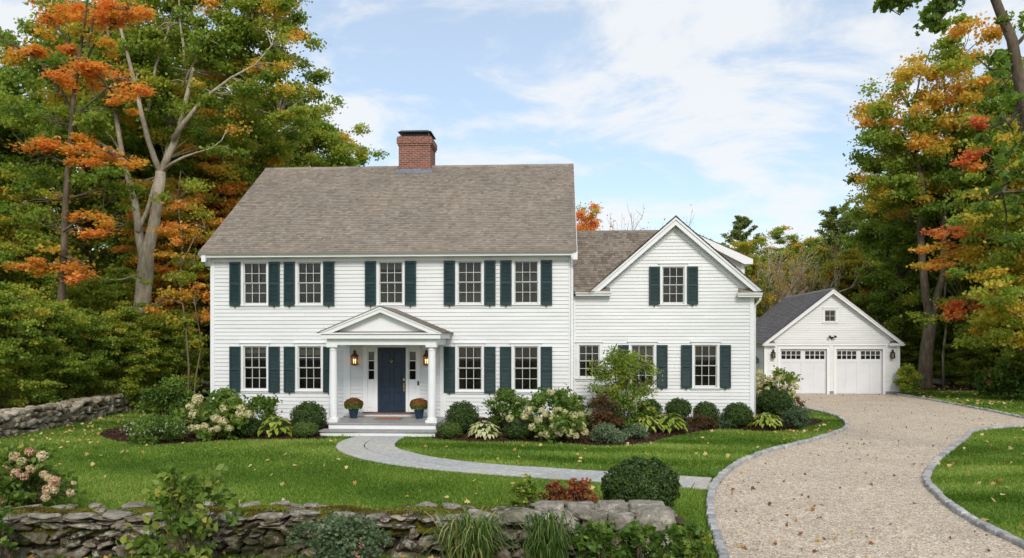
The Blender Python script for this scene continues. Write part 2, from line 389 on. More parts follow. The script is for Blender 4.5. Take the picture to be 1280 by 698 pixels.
class MB:
    def __init__(s): s.v, s.f = [], []
    def add(s, vs, fs):
        o = len(s.v); s.v.extend([tuple(float(c) for c in p) for p in vs]); s.f.extend([tuple(i + o for i in f) for f in fs])
    def box(s, x0, x1, y0, y1, z0, z1):
        s.add([(x0, y0, z0), (x1, y0, z0), (x1, y1, z0), (x0, y1, z0), (x0, y0, z1), (x1, y0, z1), (x1, y1, z1), (x0, y1, z1)],
              [(0, 3, 2, 1), (4, 5, 6, 7), (0, 1, 5, 4), (1, 2, 6, 5), (2, 3, 7, 6), (3, 0, 4, 7)])
    def prism(s, pts, y0, y1, axis='y'):
        n = len(pts)
        mk = (lambda p, y: (p[0], y, p[1])) if axis == 'y' else ((lambda p, y: (y, p[0], p[1])) if axis == 'x' else (lambda p, y: (p[0], p[1], y)))
        vs = [mk(p, y0) for p in pts] + [mk(p, y1) for p in pts]
        s.add(vs, [tuple(range(n - 1, -1, -1)), tuple(range(n, 2 * n))] + [(i, (i + 1) % n, n + (i + 1) % n, n + i) for i in range(n)])
    def tube(s, pts, rs, k=8, cap=True):
        pts = [Vector(p) for p in pts]; base = len(s.v); n = len(pts)
        ref = Vector((0.31, 0.95, 0.05))
        for i, p in enumerate(pts):
            d = (pts[min(i + 1, n - 1)] - pts[max(i - 1, 0)])
            if d.length < 1e-6: d = Vector((0, 0, 1))
            d.normalize()
            a = d.cross(ref)
            if a.length < 1e-3: a = d.cross(Vector((1, 0, 0)))
            a.normalize(); b2 = d.cross(a)
            for j in range(k):
                an = 2 * math.pi * j / k
                q = p + (a * math.cos(an) + b2 * math.sin(an)) * rs[i]
                s.v.append((q.x, q.y, q.z))
        for i in range(n - 1):
            for j in range(k):
                s.f.append((base + i * k + j, base + i * k + (j + 1) % k, base + (i + 1) * k + (j + 1) % k, base + (i + 1) * k + j))
        if cap:
            s.f.append(tuple(base + j for j in range(k - 1, -1, -1))); s.f.append(tuple(base + (n - 1) * k + j for j in range(k)))
    def lathe(s, c, prof, k=20):
        s.tube([(c[0], c[1], c[2] + z) for r, z in prof], [r for r, z in prof], k)
    def build(s, name, mat, parent=None, smooth=False, bevel=0.0):
        o = ORIG.get(parent.name, np.zeros(3)) if parent is not None else np.zeros(3)
        me = bpy.data.meshes.new(name)
        me.from_pydata([(a - o[0], b_ - o[1], c - o[2]) for a, b_, c in s.v], [], s.f)
        if smooth: me.polygons.foreach_set("use_smooth", np.ones(len(me.polygons), bool))
        me.materials.append(MATS[mat])
        ob = link(bpy.data.objects.new(name, me), parent)
        if bevel:
            md = ob.modifiers.new("bevel", 'BEVEL'); md.width = bevel; md.segments = 1; md.limit_method = 'ANGLE'
        return ob
def structure(name, mat, V, F):
    o = np_mesh(name, V, F, mat); o["kind"] = "structure"; return o

# ------------------------------------------------------------------ foliage arrays
LEAF_T = {
    'diamond': (np.array([(0, 0, 0), (.30, .5, .05), (0, 1, -.04), (-.30, .5, .05)]), [np.array([(0, 1, 2, 3)])]),
    'broad': (np.array([(0, 0, 0), (.42, .45, .07), (0, 1, -.08), (-.42, .45, .07)]), [np.array([(0, 1, 2, 3)])]),
    'fold': (np.array([(0, 0, 0), (.30, .30, .09), (.26, .68, .07), (0, 1, -.12), (-.26, .68, .07), (-.30, .30, .09), (0, .5, 0)]),
             [np.array([(0, 1, 2, 6), (6, 2, 3, 4), (0, 6, 4, 5)])]),
    'star': (np.array([(0, 0, 0), (.5, .22, .05), (.26, .5, .0), (.34, .85, -.06), (0, .72, 0), (0, 1.05, -.08), (-.34, .85, -.06), (-.26, .5, 0), (-.5, .22, .05)]),
             [np.array([(0, 1, 2, 4), (0, 4, 7, 8)]), np.array([(2, 3, 4), (4, 6, 7), (4, 5, 6)])]),
    'needle': (np.array([(-.06, 0, 0), (.06, 0, 0), (.0, 1, 0)]), [np.array([(0, 1, 2)])]),
}
class Leaves:
    """collects leaves: centre, normal, size, tint"""
    def __init__(s, rng): s.rng, s.P, s.Nn, s.S, s.T = rng, [], [], [], []
    def put(s, P, Nn, S, T):
        s.P.append(P); s.Nn.append(Nn); s.S.append(S); s.T.append(T)
    def cluster(s, c, r, n, size, tint, tj=0.06, up=0.42, out=0.5, rnd=0.7, fill=0.45):
        rng = s.rng; r = np.array(r, float) * np.ones(3)
        d = rng.normal(size=(n, 3)); d /= np.linalg.norm(d, axis=1)[:, None]
        P = np.array(c) + np.clip(rng.normal(size=(n, 3)) * .5, -1.35, 1.35) * r
        Nn = d * out + np.array((0, 0, up)) + rng.normal(size=(n, 3)) * rnd
        s.put(P, Nn, size * (0.65 + 0.7 * rng.random(n)), tint + rng.normal(size=n) * tj)
    def shell(s, c, r, n, size, tint, tj=0.1, out=0.9, rnd=0.5, zmin=-0.75, bump_=0.06, thick=0.16):
        rng = s.rng; r = np.array(r, float) * np.ones(3)
        d = rng.normal(size=(n * 2, 3)); d /= np.linalg.norm(d, axis=1)[:, None]
        d = d[d[:, 2] > zmin][:n]; n = len(d)
        lump = 1 + bump_ * (np.sin(d[:, 0] * 9 + c[0] * 3) * np.sin(d[:, 1] * 8 + c[1]) + np.sin(d[:, 2] * 11 + c[0] * 5) * np.sin(d[:, 0] * 13)) 
        rr = lump * (1 - thick * rng.random(n) ** 1.6)
        P = np.array(c) + d * r * rr[:, None]
        Nn = d * out + np.array((0, 0, .25)) + rng.normal(size=(n, 3)) * rnd
        s.put(P, Nn, size * (0.6 + 0.8 * rng.random(n)), tint + rng.normal(size=n) * tj)
    def arrays(s, tmpl):
        rng = s.rng
        P = np.concatenate(s.P); Nn = np.concatenate(s.Nn); S = np.concatenate(s.S); T = np.concatenate(s.T)
        n = len(P)
        Nn = Nn / (np.linalg.norm(Nn, axis=1)[:, None] + 1e-9)
        a = rng.normal(size=(n, 3)); a = a - (a * Nn).sum(1)[:, None] * Nn; a /= np.linalg.norm(a, axis=1)[:, None] + 1e-9
        b2 = np.cross(Nn, a)
        tv, tf = LEAF_T[tmpl]
        V = P[:, None, :] + S[:, None, None] * (tv[None, :, 0:1] * b2[:, None, :] + (tv[None, :, 1:2] - .5) * a[:, None, :] + tv[None, :, 2:3] * Nn[:, None, :])
        k = len(tv); off = (np.arange(n) * k)[:, None, None]
        F = [(f[None] + off).reshape(-1, f.shape[1]) for f in tf]
        return V.reshape(-1, 3), F, np.repeat(T, k)
    def build(s, name, mat, parent, tmpl='diamond', minz=None):
        V, F, T = s.arrays(tmpl)
        if minz is not None: V[:, 2] = np.maximum(V[:, 2], minz)
        return np_mesh(name, V, F, mat, parent, T)

def in_poly(x, y, poly):
    poly = np.asarray(poly); inside = np.zeros(len(x), bool); n = len(poly); j = n - 1
    for i in range(n):
        xi, yi = poly[i][:2]; xj, yj = poly[j][:2]
        c = ((yi > y) != (yj > y)) & (x < (xj - xi) * (y - yi) / (yj - yi + 1e-12) + xi)
        inside ^= c; j = i
    return inside
def smooth_line(pts, n=8, closed=False):
    pts = [np.array(p[:2], float) for p in pts]; out = []
    m = len(pts); rng_ = range(m if closed else m - 1)
    for i in rng_:
        g = (lambda k: pts[k % m]) if closed else (lambda k: pts[min(max(k, 0), m - 1)])
        p0, p1, p2, p3 = g(i - 1), g(i), g(i + 1), g(i + 2)
        for t in np.linspace(0, 1, n, endpoint=False):
            out.append(0.5 * ((2 * p1) + (-p0 + p2) * t + (2 * p0 - 5 * p1 + 4 * p2 - p3) * t * t + (-p0 + 3 * p1 - 3 * p2 + p3) * t ** 3))
    if not closed: out.append(pts[-1])
    return np.array(out)
def flat(name, mat, poly, z, kind="structure"):
    V = np.array([(p[0], p[1], z) for p in poly]); me = bpy.data.meshes.new(name)
    me.from_pydata([tuple(map(float, v)) for v in V], [], [tuple(range(len(V)))])
    me.update()
    if me.polygons[0].normal.z < 0: me.flip_normals()
    me.materials.append(MATS[mat]); o = bpy.data.objects.new(name, me); COL.objects.link(o)
    if kind: o["kind"] = kind
    return o

# ================================================================== SETTING: ground, lawn, drive, path
R0 = np.random.default_rng(7)
flat("ground", "woodland_floor", [(-600, -60), (600, -60), (600, 900), (-600, 900)], -0.03)
LAWN = smooth_line([(-14.5, 2), (-16.2, 14), (-16.25, 22), (-16.5, 26.3), (-17.8, 33.5), (-14, 37.5), (-9, 40), (0, 41), (8, 43), (14, 52), (18.6, 52), (18.7, 46.4), (21, 45.2), (26, 43.5), (36, 39), (40, 24), (30, 6), (14, 0), (0, 1)], 6, True)
flat("lawn", "turf", LAWN, 0.0)

KERB_L = smooth_line([(2.0, 3.0), (1.95, 8.5), (2.1, 10.2), (2.3, 11.84), (2.5, 13.24), (3.0, 15.46), (3.97, 17.98), (5.27, 20.24), (7.2, 22.7), (9.02, 25.5), (9.8, 27.6), (10.2, 30.0), (9.96, 32.4), (8.9, 34.2)], 8)
KERB_R = smooth_line([(6.9, 3.0), (6.5, 8.5), (6.36, 11.2), (6.48, 12.89), (6.95, 15.0), (7.62, 16.8), (9.25, 19.6), (11.6, 23.2), (12.5, 24.7), (13.4, 25.6), (15.2, 26.5), (19, 27.6), (27, 29)], 8)
KERB_F = smooth_line([(17.5, 42.0), G(1160, 500), G(1200, 507.5), G(1240, 515), G(1284, 523.9), (17.1, 28.6), (18.6, 29.6), (27, 32.4)], 6)
DRIVE = np.concatenate([KERB_L, [(8.4, 36), (9.6, 42.2), (17.2, 42.25)], KERB_F, KERB_R[::-1][::1]])
flat("driveway", "gravel", DRIVE, 0.006)
# gravel grains lying proud of the bed, near the camera and along the edges
def pebbles():
    rng = np.random.default_rng(3); n = 80000
    y = 9.6 + (rng.random(n) ** 1.5) * 18; x = 1.8 + rng.random(n) * 12
    ok = in_poly(x, y, DRIVE)
    dl = np.full(len(x), 9.); dr = np.full(len(x), 9.)
    for q in KERB_L: dl = np.minimum(dl, np.hypot(x - q[0], y - q[1]))
    for q in KERB_R: dr = np.minimum(dr, np.hypot(x - q[0], y - q[1]))
    f = dl / (dl + dr); tr = np.exp(-((f - .30) / .09) ** 2) + np.exp(-((f - .68) / .09) ** 2)
    ok &= rng.random(len(x)) > tr * .85
    x, y = x[ok], y[ok]; n = len(x)
    s = rng.uniform(0.005, 0.013, n)
    t = np.array([(1, 0, 0), (0, 1, 0), (-1, 0, 0), (0, -1, 0), (0, 0, .75), (0, 0, -.3)]) 
    sc = s[:, None, None] * rng.uniform(.6, 1.3, (n, 6, 1))
    a = rng.random(n) * 6.28; ca, sa = np.cos(a)[:, None], np.sin(a)[:, None]
    V = np.empty((n, 6, 3)); V[:, :, 0] = t[:, 0] * ca - t[:, 1] * sa; V[:, :, 1] = t[:, 0] * sa + t[:, 1] * ca; V[:, :, 2] = t[:, 2]
    V = V * sc; V[:, :, 0] += x[:, None]; V[:, :, 1] += y[:, None]; V[:, :, 2] += 0.008
    f = np.array([(0, 1, 4), (1, 2, 4), (2, 3, 4), (3, 0, 4)])
    F = (f[None] + (np.arange(n) * 6)[:, None, None]).reshape(-1, 3)
    o = np_mesh("gravel", V.reshape(-1, 3), [F], "pebble"); o["kind"] = "stuff"
pebbles()

def kerb(name, line, w=0.13, h=0.085, seed=1, lmin=0.16, lmax=0.27):
    rng = random.Random(seed); mb = MB()
    seg = np.linalg.norm(np.diff(line, axis=0), axis=1); cum = np.concatenate(([0], np.cumsum(seg))); L = cum[-1]
    at = lambda s: np.array((np.interp(s, cum, line[:, 0]), np.interp(s, cum, line[:, 1])))
    s = 0.0
    while s < L - 0.1:
        l = rng.uniform(lmin, lmax); a, b2 = at(s), at(min(s + l - 0.008, L)); d = b2 - a; dl = np.linalg.norm(d)
        if dl < 0.03: break
        d /= dl; nn = np.array((-d[1], d[0])); ww = w * rng.uniform(.85, 1.12) / 2; hh = h * rng.uniform(.85, 1.12); j = lambda: rng.uniform(-.006, .006)
        off = nn * rng.uniform(-.012, .012)
        low = [a + nn * ww + off, a - nn * ww + off, b2 - nn * ww + off, b2 + nn * ww + off]
        ci = 0.014
        hi = [a + d * ci + nn * (ww - ci) + off, a + d * ci - nn * (ww - ci) + off, b2 - d * ci - nn * (ww - ci) + off, b2 - d * ci + nn * (ww - ci) + off]
        vs = [(p[0], p[1], -0.04) for p in low] + [(p[0] + j(), p[1] + j(), hh - .018 + j()) for p in low] + [(p[0] + j(), p[1] + j(), hh + j()) for p in hi]
        mb.add(vs, [(0, 1, 5, 4), (1, 2, 6, 5), (2, 3, 7, 6), (3, 0, 4, 7), (4, 5, 9, 8), (5, 6, 10, 9), (6, 7, 11, 10), (7, 4, 8, 11), (8, 9, 10, 11)])
        s += l
    o = mb.build(name, "granite"); o["kind"] = "structure"
    return o
kerb("driveway_kerb", KERB_L, seed=1)
kerb("driveway_kerb", KERB_R, seed=2)
kerb("driveway_kerb", KERB_F, seed=3, h=0.08)

P_UP = smooth_line([(-4.50, 22.74), (-4.52, 21.6), (-4.30, 20.4), (-3.58, 19.35), (-2.64, 18.45), (-1.3, 17.7), (1.03, 16.95), (2.2, 16.6), (3.12, 16.30)], 6)
P_LO = smooth_line([(-5.95, 22.74), (-6.1, 21.6), (-5.9, 20.3), (-5.2, 18.95), (-4.04, 17.75), (-2.4, 16.75), (0.2, 15.85), (1.8, 15.35), (2.80, 15.02)], 6)
PATH = np.concatenate([P_UP, P_LO[::-1]])
def path():
    rng = random.Random(5); mb = MB()
    ca = np.concatenate(([0], np.cumsum(np.linalg.norm(np.diff(P_UP, axis=0), axis=1)))); cb_ = np.concatenate(([0], np.cumsum(np.linalg.norm(np.diff(P_LO, axis=0), axis=1))))
    A = lambda t: np.array([np.interp(t * ca[-1], ca, P_UP[:, k]) for k in (0, 1)]); B = lambda t: np.array([np.interp(t * cb_[-1], cb_, P_LO[:, k]) for k in (0, 1)])
    pt = lambda t, v: A(t) * (1 - v) + B(t) * v
    L = (ca[-1] + cb_[-1]) / 2; t = 0.0
    bands = [0.0, 0.52, 1.0]
    for bi in range(2):
        t = 0.0
        while t < 1:
            l = rng.uniform(0.8, 1.7) / L; t1 = min(1, t + l)
            if 1 - t1 < 0.25 / L: t1 = 1
            v0, v1 = bands[bi], bands[bi + 1]
            if rng.random() < 0.25 and False: v1 = bands[bi + 2]
            g = 0.010; gv = 0.009
            m = 4; top = []; lo = []
            ts = np.linspace(t + g / L, t1 - g / L, m)
            ring = [pt(q, v0 + gv) for q in ts] + [pt(q, v1 - gv) for q in ts[::-1]]
            zt = 0.028 + rng.uniform(-.003, .003); n = len(ring)
            mb.add([(p[0], p[1], -.02) for p in ring] + [(p[0], p[1], zt) for p in ring],
                   [tuple(range(n, 2 * n))] + [(i, (i + 1) % n, n + (i + 1) % n, n + i) for i in range(n)])
            t = t1
    o = mb.build("path", "bluestone"); o["kind"] = "structure"
    me = o.data; bm = bmesh.new(); bm.from_mesh(me); bmesh.ops.recalc_face_normals(bm, faces=bm.faces); bm.to_mesh(me); bm.free()
path()
flat("path_bed", "soil", PATH, 0.008)

BED_L = smooth_line([G(138, 551), G(200, 556), G(290, 551), G(345, 550.5), G(408, 549), (-7.0, 22.9), (-7.0, 25.6), (-11.9, 25.6), (-13.2, 26.2), (-14.2, 25.5), (-14.0, 23.2)], 5, True)
BED_R = smooth_line([(-3.75, 22.75), G(560, 551.5), G(600, 554), G(680, 554), G(752, 558), G(800, 556), G(850, 545), G(905, 537.5), G(960, 540.5), G(1012, 534), (10.1 - .9, 28.2), (8.6, 29.5), (7.6, 31.5), (6.5, 31), (6.4, 26.2), (0.5, 26.2), (-3.75, 25.6)], 5, True)
BED_W = [(-9.5, 9.0), (1.2, 10.0), (1.7, 10.7), (1.5, 11.6), (0.4, 11.5), (-1.5, 10.6), (-9.5, 9.9)]
rngc = np.random.default_rng(11)
def bed(poly, z):
    o = flat("planting_bed", "mulch", poly, z)
    poly = np.asarray(poly); lo, hi = poly.min(0)[:2], poly.max(0)[:2]
    n = int((hi - lo).prod() * 260); x = lo[0] + rngc.random(n) * (hi[0] - lo[0]); y = lo[1] + rngc.random(n) * (hi[1] - lo[1])
    ok = in_poly(x, y, poly); x, y = x[ok], y[ok]
    return x, y
def bed_h(x, y):
    x, y = np.atleast_1d(np.asarray(x, float)), np.atleast_1d(np.asarray(y, float))
    wall_y = np.where(x < .45, 25.5, 26.1); k = np.clip((y - (wall_y - 3.0)) / 2.6, 0, 1); h = .29 * k * k * (3 - 2 * k)
    h = h * np.where(x < -3, .55, 1.0) * np.clip((7.6 - x) / 1.2, 0, 1) * np.clip((x + 13.4) / 1.2, 0, 1)
    e = np.zeros(len(x))
    for poly in (BED_L, BED_R):
        A = np.asarray(poly)[:, :2]; B = np.roll(A, -1, 0); P = np.stack([x, y], 1)[:, None]; AB = (B - A)[None]
        keep = ~((A[:, 1] > 25.35) & (B[:, 1] > 25.35)); AB = AB[:, keep]; A2 = A[keep]; t = np.clip(((P - A2[None]) * AB).sum(2) / ((AB ** 2).sum(2) + 1e-9), 0, 1); d = np.linalg.norm(P - A2[None] - t[..., None] * AB, axis=2).min(1)
        near = np.clip(d / .8, 0, 1); e = np.maximum(e, np.where(in_poly(x, y, poly), near * near * (3 - 2 * near), 0))
    return h * e
def mound(poly):
    st_ = .16; poly = np.asarray(poly); lo, hi = poly.min(0)[:2], poly.max(0)[:2]
    xs, ys = np.arange(lo[0], hi[0] + st_, st_), np.arange(lo[1], hi[1] + st_, st_); X, Y = np.meshgrid(xs, ys); x, y = X.ravel(), Y.ravel()
    h = bed_h(x, y) + rngc.normal(size=len(x)) * .006; ok = in_poly(x, y, poly) & (bed_h(x, y) > .004); nx = len(xs); F = []
    for j in range(len(ys) - 1):
        for i in range(nx - 1):
            q = (j * nx + i, j * nx + i + 1, (j + 1) * nx + i + 1, (j + 1) * nx + i)
            if all(ok[list(q)]): F.append(q)
    o = np_mesh("planting_bed", np.stack([x, y, h + .017], 1), [np.array(F)], "mulch", smooth=True); o["kind"] = "structure"
chips = Leaves(rngc)
for poly, z in ((BED_L, 0.016), (BED_R, 0.016)):
    x, y = bed(poly, z); n = len(x); mound(poly); hb_ = bed_h(x, y)
    chips.put(np.stack([x, y, hb_ + 0.03 + rngc.random(n) * .03], 1), rngc.normal(size=(n, 3)) * .5 + np.array((0, 0, .8)), rngc.uniform(.03, .08, n), np.zeros(n))
ch = chips.build("mulch_chips", "bark_chip", None, 'diamond'); ch["kind"] = "stuff"

# ---- grass blades (one mass) and fallen leaves (one mass)
def grass():
    rng = np.random.default_rng(21)
    parts = []
    for (x0, x1, y0, y1, dens, h, w) in ((-9.5, 2.6, 7.4, 13, 2300, .046, .008), (-13, 3.2, 13, 17.5, 1500, .05, .011), (-16.6, 11, 17.5, 26, 800, .055, .016),
                                         (-18, 11, 26, 38, 300, .06, .024), (6.2, 19, 9, 18, 1300, .05, .011), (7, 27, 18, 28.5, 650, .055, .017), (16, 32, 27, 50, 170, .07, .035)):
        n = int((x1 - x0) * (y1 - y0) * dens); x = x0 + rng.random(n) * (x1 - x0); y = y0 + rng.random(n) * (y1 - y0)
        # keep what the lens can see, plus a margin
        u = (_c * x + _s * y) / (-_s * x + _c * y)
        ok = np.abs(u) < 0.92
        x, y = x[ok], y[ok]
        ok = in_poly(x, y, LAWN)
        for q in (DRIVE, PATH, BED_L, BED_R): ok &= ~in_poly(x, y, q)
        ok &= ~((x > -11.7) & (x < .6) & (y > 25.4) & (y < 37)) & ~((x > -7.15) & (x < -3.55) & (y > 22.7) & (y < 25.6))
        x, y = x[ok], y[ok]; n = len(x)
        big = np.sin(x * 1.1 + 1.3 * np.sin(y * .7)) * np.sin(y * 1.7 + .8 * np.sin(x * .5))
        stripe = np.clip(1.6 * np.sin((y + .35 * np.sin(x * .33) + .12 * np.sin(x * 1.3 + y)) * 2 * math.pi / 1.9), -1, 1) * np.clip(.5 + .8 * np.sin(x * .21 + y * .37), .1, 1)
        hh = h * rng.uniform(.6, 1.25, n) * (1 + .2 * big); ww = w * rng.uniform(.7, 1.3, n)
        az = rng.random(n) * 6.283; ln = rng.normal(size=(n, 2)) * .35; ln[:, 1] += stripe * .4
        V = np.empty((n, 3, 3))
        cx, cy = np.cos(az) * ww, np.sin(az) * ww
        V[:, 0] = np.stack([x - cx, y - cy, np.zeros(n)], 1); V[:, 1] = np.stack([x + cx, y + cy, np.zeros(n)], 1)
        V[:, 2] = np.stack([x + ln[:, 0] * hh * 1.3, y + ln[:, 1] * hh * 1.3, hh], 1)
        t = .40 + .08 * stripe + .12 * big + .15 * np.sin(x * .37 + y * .9 + 2 * np.sin(x * .23)) + .06 * np.sin(x * 2.9 + 1.7 * np.sin(y * 2.3)) + rng.normal(size=n) * .16 + (rng.random(n) < .02) * .4  # mowing stripes: how leaning blades catch the light is also put into the tint
        parts.append((V.reshape(-1, 3), np.repeat(t, 3)))
    V = np.concatenate([p[0] for p in parts]); T = np.concatenate([p[1] for p in parts])
    o = np_mesh("grass", V, [np.arange(len(V)).reshape(-1, 3)], "grass_blade", None, T); o["kind"] = "stuff"
grass()
def fallen():
    rng = np.random.default_rng(31); L = Leaves(rng)
    def area(x0, x1, y0, y1, n, z, lo, hi, size, poly=None, notp=()):
        x = x0 + rng.random(n) * (x1 - x0); y = y0 + rng.random(n) * (y1 - y0); ok = np.ones(n, bool)
        if poly is not None: ok &= in_poly(x, y, poly)
        for q in notp: ok &= ~in_poly(x, y, q)
        x, y = x[ok], y[ok]; k = len(x)
        L.put(np.stack([x, y, np.full(k, z) + rng.random(k) * .015], 1), rng.normal(size=(k, 3)) * .6 + np.array((0, -.25, .8)), size * rng.uniform(.6, 1.3, k), rng.uniform(lo, hi, k))
    ex = (DRIVE, PATH, BED_L, BED_R)
    area(-17, 9, 9, 26, 330, .055, .45, 1.0, .095, LAWN, ex)
    area(-17, -12.5, 17, 33, 300, .055, .45, 1.0, .095, LAWN, ex)
    area(6.5, 22, 9, 28, 600, .055, .3, 1.0, .11, LAWN, ex)
    area(17, 30, 30, 47, 420, .06, .3, 1.0, .13, LAWN, ex)
    area(1.8, 17, 9.5, 42, 520, .022, .0, .16, .05, DRIVE)
    area(1.8, 4.5, 9.8, 18, 90, .022, .0, .6, .07, DRIVE); area(6, 10, 9.8, 22, 70, .022, .0, .5, .06, DRIVE)
    area(-9, 2, 8.6, 10.2, 260, .05, .1, .95, .08)
    area(-45, -16.9, 20, 60, 2500, .0, .1, .8, .12); area(16, 50, 44, 75, 2500, .0, .1, .8, .14)
    o = L.build("fallen_leaves", "dead_leaf", None, 'star'); o["kind"] = "stuff"
fallen()

# ================================================================== HOUSE
def rows_minus(a, b2, cuts):
    segs = [(a, b2)]
    for c0, c1 in cuts:
        nx = []
        for s0, s1 in segs:
            if c1 <= s0 or c0 >= s1: nx.append((s0, s1)); continue
            if c0 > s0: nx.append((s0, c0))
            if c1 < s1: nx.append((c1, s1))
        segs = nx
    return [q for q in segs if q[1] - q[0] > .01]
def siding(mb, O, U, Nn, u0, u1, z0, z1, exp=0.127, holes=(), clip=None, seed=0, proud=.029):
    """clapboards: lapped bevelled boards, butt-jointed at random"""
    rng = random.Random(seed); O, U, Nn = Vector(O), Vector(U), Vector(Nn)
    P = lambda u, z, o: O + U * u + Vector((0, 0, z)) + Nn * o
    z = z0
    while z < z1 - 1e-4:
        zt = min(z + exp, z1)
        a, b2 = u0, u1; at, bt = u0, u1
        if clip:
            a, b2 = clip(z); at, bt = clip(zt); 
            a, b2, at, bt = max(a, u0), min(b2, u1), max(at, u0), min(bt, u1)
            if b2 - a < .02: break
            if bt < at: at = bt = (a + b2) / 2
        cuts = [(h[0], h[1]) for h in holes if h[2] < zt - .01 and h[3] > z + .01]
        js = []; u = a + rng.uniform(1.2, 4.5)
        while u < b2 - .6: js.append(u); u += rng.uniform(2.4, 4.8)
        for s0, s1 in rows_minus(a, b2, cuts + [(j - .001, j + .001) for j in js]):
            t0 = at if abs(s0 - a) < 1e-6 else s0; t1 = bt if abs(s1 - b2) < 1e-6 else s1
            d = proud + rng.uniform(-.0015, .0015)
            vs = [P(s0, z, d), P(s1, z, d), P(t1, zt, .005), P(t0, zt, .005), P(s0, z, -.002), P(s1, z, -.002)]
            mb.add(vs, [(0, 1, 2, 3), (4, 5, 1, 0)])
        z = zt
def shingles(mb, A, U, S, n_len, s_len, exp=0.14, seed=0, tab=(.09, .2), lift=0.014, umax=None):
    """courses of tabs: A lower corner, U along the eave, S up the slope (unit vectors)"""
    rng = random.Random(seed); A, U, S = Vector(A), Vector(U), Vector(S); Nn = U.cross(S).normalized()
    if Nn.z < 0: Nn = -Nn
    k = 0; s = 0.0
    while s < s_len - 1e-3:
        s1 = min(s + exp, s_len); u = 0.0 if k % 2 else -.1
        lim_ = n_len if umax is None else min(n_len, umax((A + S * s).z))
        while u < lim_ - 1e-3:
            w = rng.uniform(*tab); ua, ub = max(u, 0), min(u + w, lim_)
            if lim_ - ub < .06: ub = lim_
            if ub - ua > .01:
                l = lift * rng.uniform(.75, 1.5); dr = rng.uniform(0, .012)
                g = .003
                p = lambda uu, ss, o: A + U * uu + S * ss + Nn * o
                mb.add([p(ua + g, s - dr, l), p(ub - g, s - dr, l), p(ub - g, s1, .001), p(ua + g, s1, .001), p(ua + g, s - dr, -.004), p(ub - g, s - dr, -.004)],
                       [(0, 1, 2, 3), (4, 5, 1, 0)])
            u = ub if ub == lim_ else u + w
        s = s1; k += 1

house = world_thing("house", "large white clapboard house with grey shingle roof, brick chimney and green shutters", "house", (-2.6, 25.5, 0))
MX0, MX1, MY, MYB = -11.62, 0.42, 25.5, 36.5
WX1, WY = 6.33, 26.1
ZB = 0.32
UW, LW = (4.08, 5.38), (1.24, 2.60)
UP_X = [(-10.47, -9.75), (-8.63, -7.91), (-5.91, -5.19), (-3.30, -2.58), (-1.45, -0.74)]
LO_X = [(-10.47, -9.75), (-8.63, -7.91), (-3.30, -2.58), (-1.46, -0.74)]
def hole(x0, x1, z0, z1, m=.04): return (x0 - m, x1 + m, z0 - m, z1 + m)
front_holes = [hole(*x, *UW) for x in UP_X] + [hole(*x, *LW) for x in LO_X] + [(-6.47, -4.66, 0.3, 2.69)]
RISE, RIDGE_Y, EAVE_Y, EAVE_Z = 9.72, 31.0, 25.06, 5.66
msl = (RISE - EAVE_Z) / (RIDGE_Y - EAVE_Y)
wall = MB()
siding(wall, (0, MY, 0), (1, 0, 0), (0, -1, 0), MX0 + .12, MX1 - .12, ZB, 5.44, holes=front_holes, seed=1)
gclip = lambda z: (MY - 0.0 + max(0, (z - 5.6) / msl), MYB - max(0, (z - 5.6) / msl))
siding(wall, (MX0, 0, 0), (0, 1, 0), (-1, 0, 0), MY + .12, MYB, ZB, 9.5, clip=gclip, seed=2)
siding(wall, (MX1, 0, 0), (0, 1, 0), (1, 0, 0), MY + .12, MYB, ZB, 9.5, clip=gclip, seed=3)
siding(wall, (0, MYB, 0), (1, 0, 0), (0, 1, 0), MX0, MX1, ZB, 5.5, seed=4)
hw = wall.build("wall", "siding", house)
core = MB()                                        # sheathing behind the boards, and gable infill
core.box(MX0 + .02, MX1 - .02, MY + .55, MYB - .02, 0, 5.5)
core.prism([(MY + .6, 5.5), (MYB - .1, 5.5), (31.0, 9.4)], MX0 + .02, MX1 - .02, 'x')
core.build("wall_sheathing", "room_dark", house)
fd = MB(); fd.box(MX0 + .03, MX1 - .03, MY + .02, MYB - .02, -.05, ZB + .02); fd.build("foundation", "concrete", house)
cbd = MB()
for x0, x1 in ((MX0 - .012, MX0 + .13), (MX1 - .13, MX1 + .012)):
    cbd = MB(); cbd.box(x0, x1, MY - .036, MY + .12, ZB - .02, 5.44); cbd.build("corner_board", "trim", house, bevel=.004)
fz = MB(); fz.box(MX0 - .014, MX1 + .014, MY - .04, MY + .02, 5.44, 5.56); fz.box(MX0 - .016, MX1 + .016, MY - .05, MY + .02, ZB - .14, ZB - .0)
fz.build("frieze_board", "trim", house, bevel=.004)
cor = MB(); cor.prism([(MY - .36, 5.56), (MY + .1, 5.56), (MY + .1, 5.60), (MY - .36, 5.60)], MX0 - .2, MX1 + .08, 'x')
cor.prism([(MY - .36, 5.602), (MY - .40, 5.64), (MY - .42, 5.70), (MY - .30, 5.70), (MY - .30, 5.602)], MX0 - .25, MX1 + .1, 'x')
for x0, x1 in ((MX0 - .16, MX0 + .02), (MX1 - .02, MX1 + .07)):
    cor.prism([(MY - .30, 5.558), (MY - .04, 5.30), (MY + .0, 5.30), (MY + .0, 5.558)], x0, x1, 'x')
cor.build("eave_cornice", "trim", house)
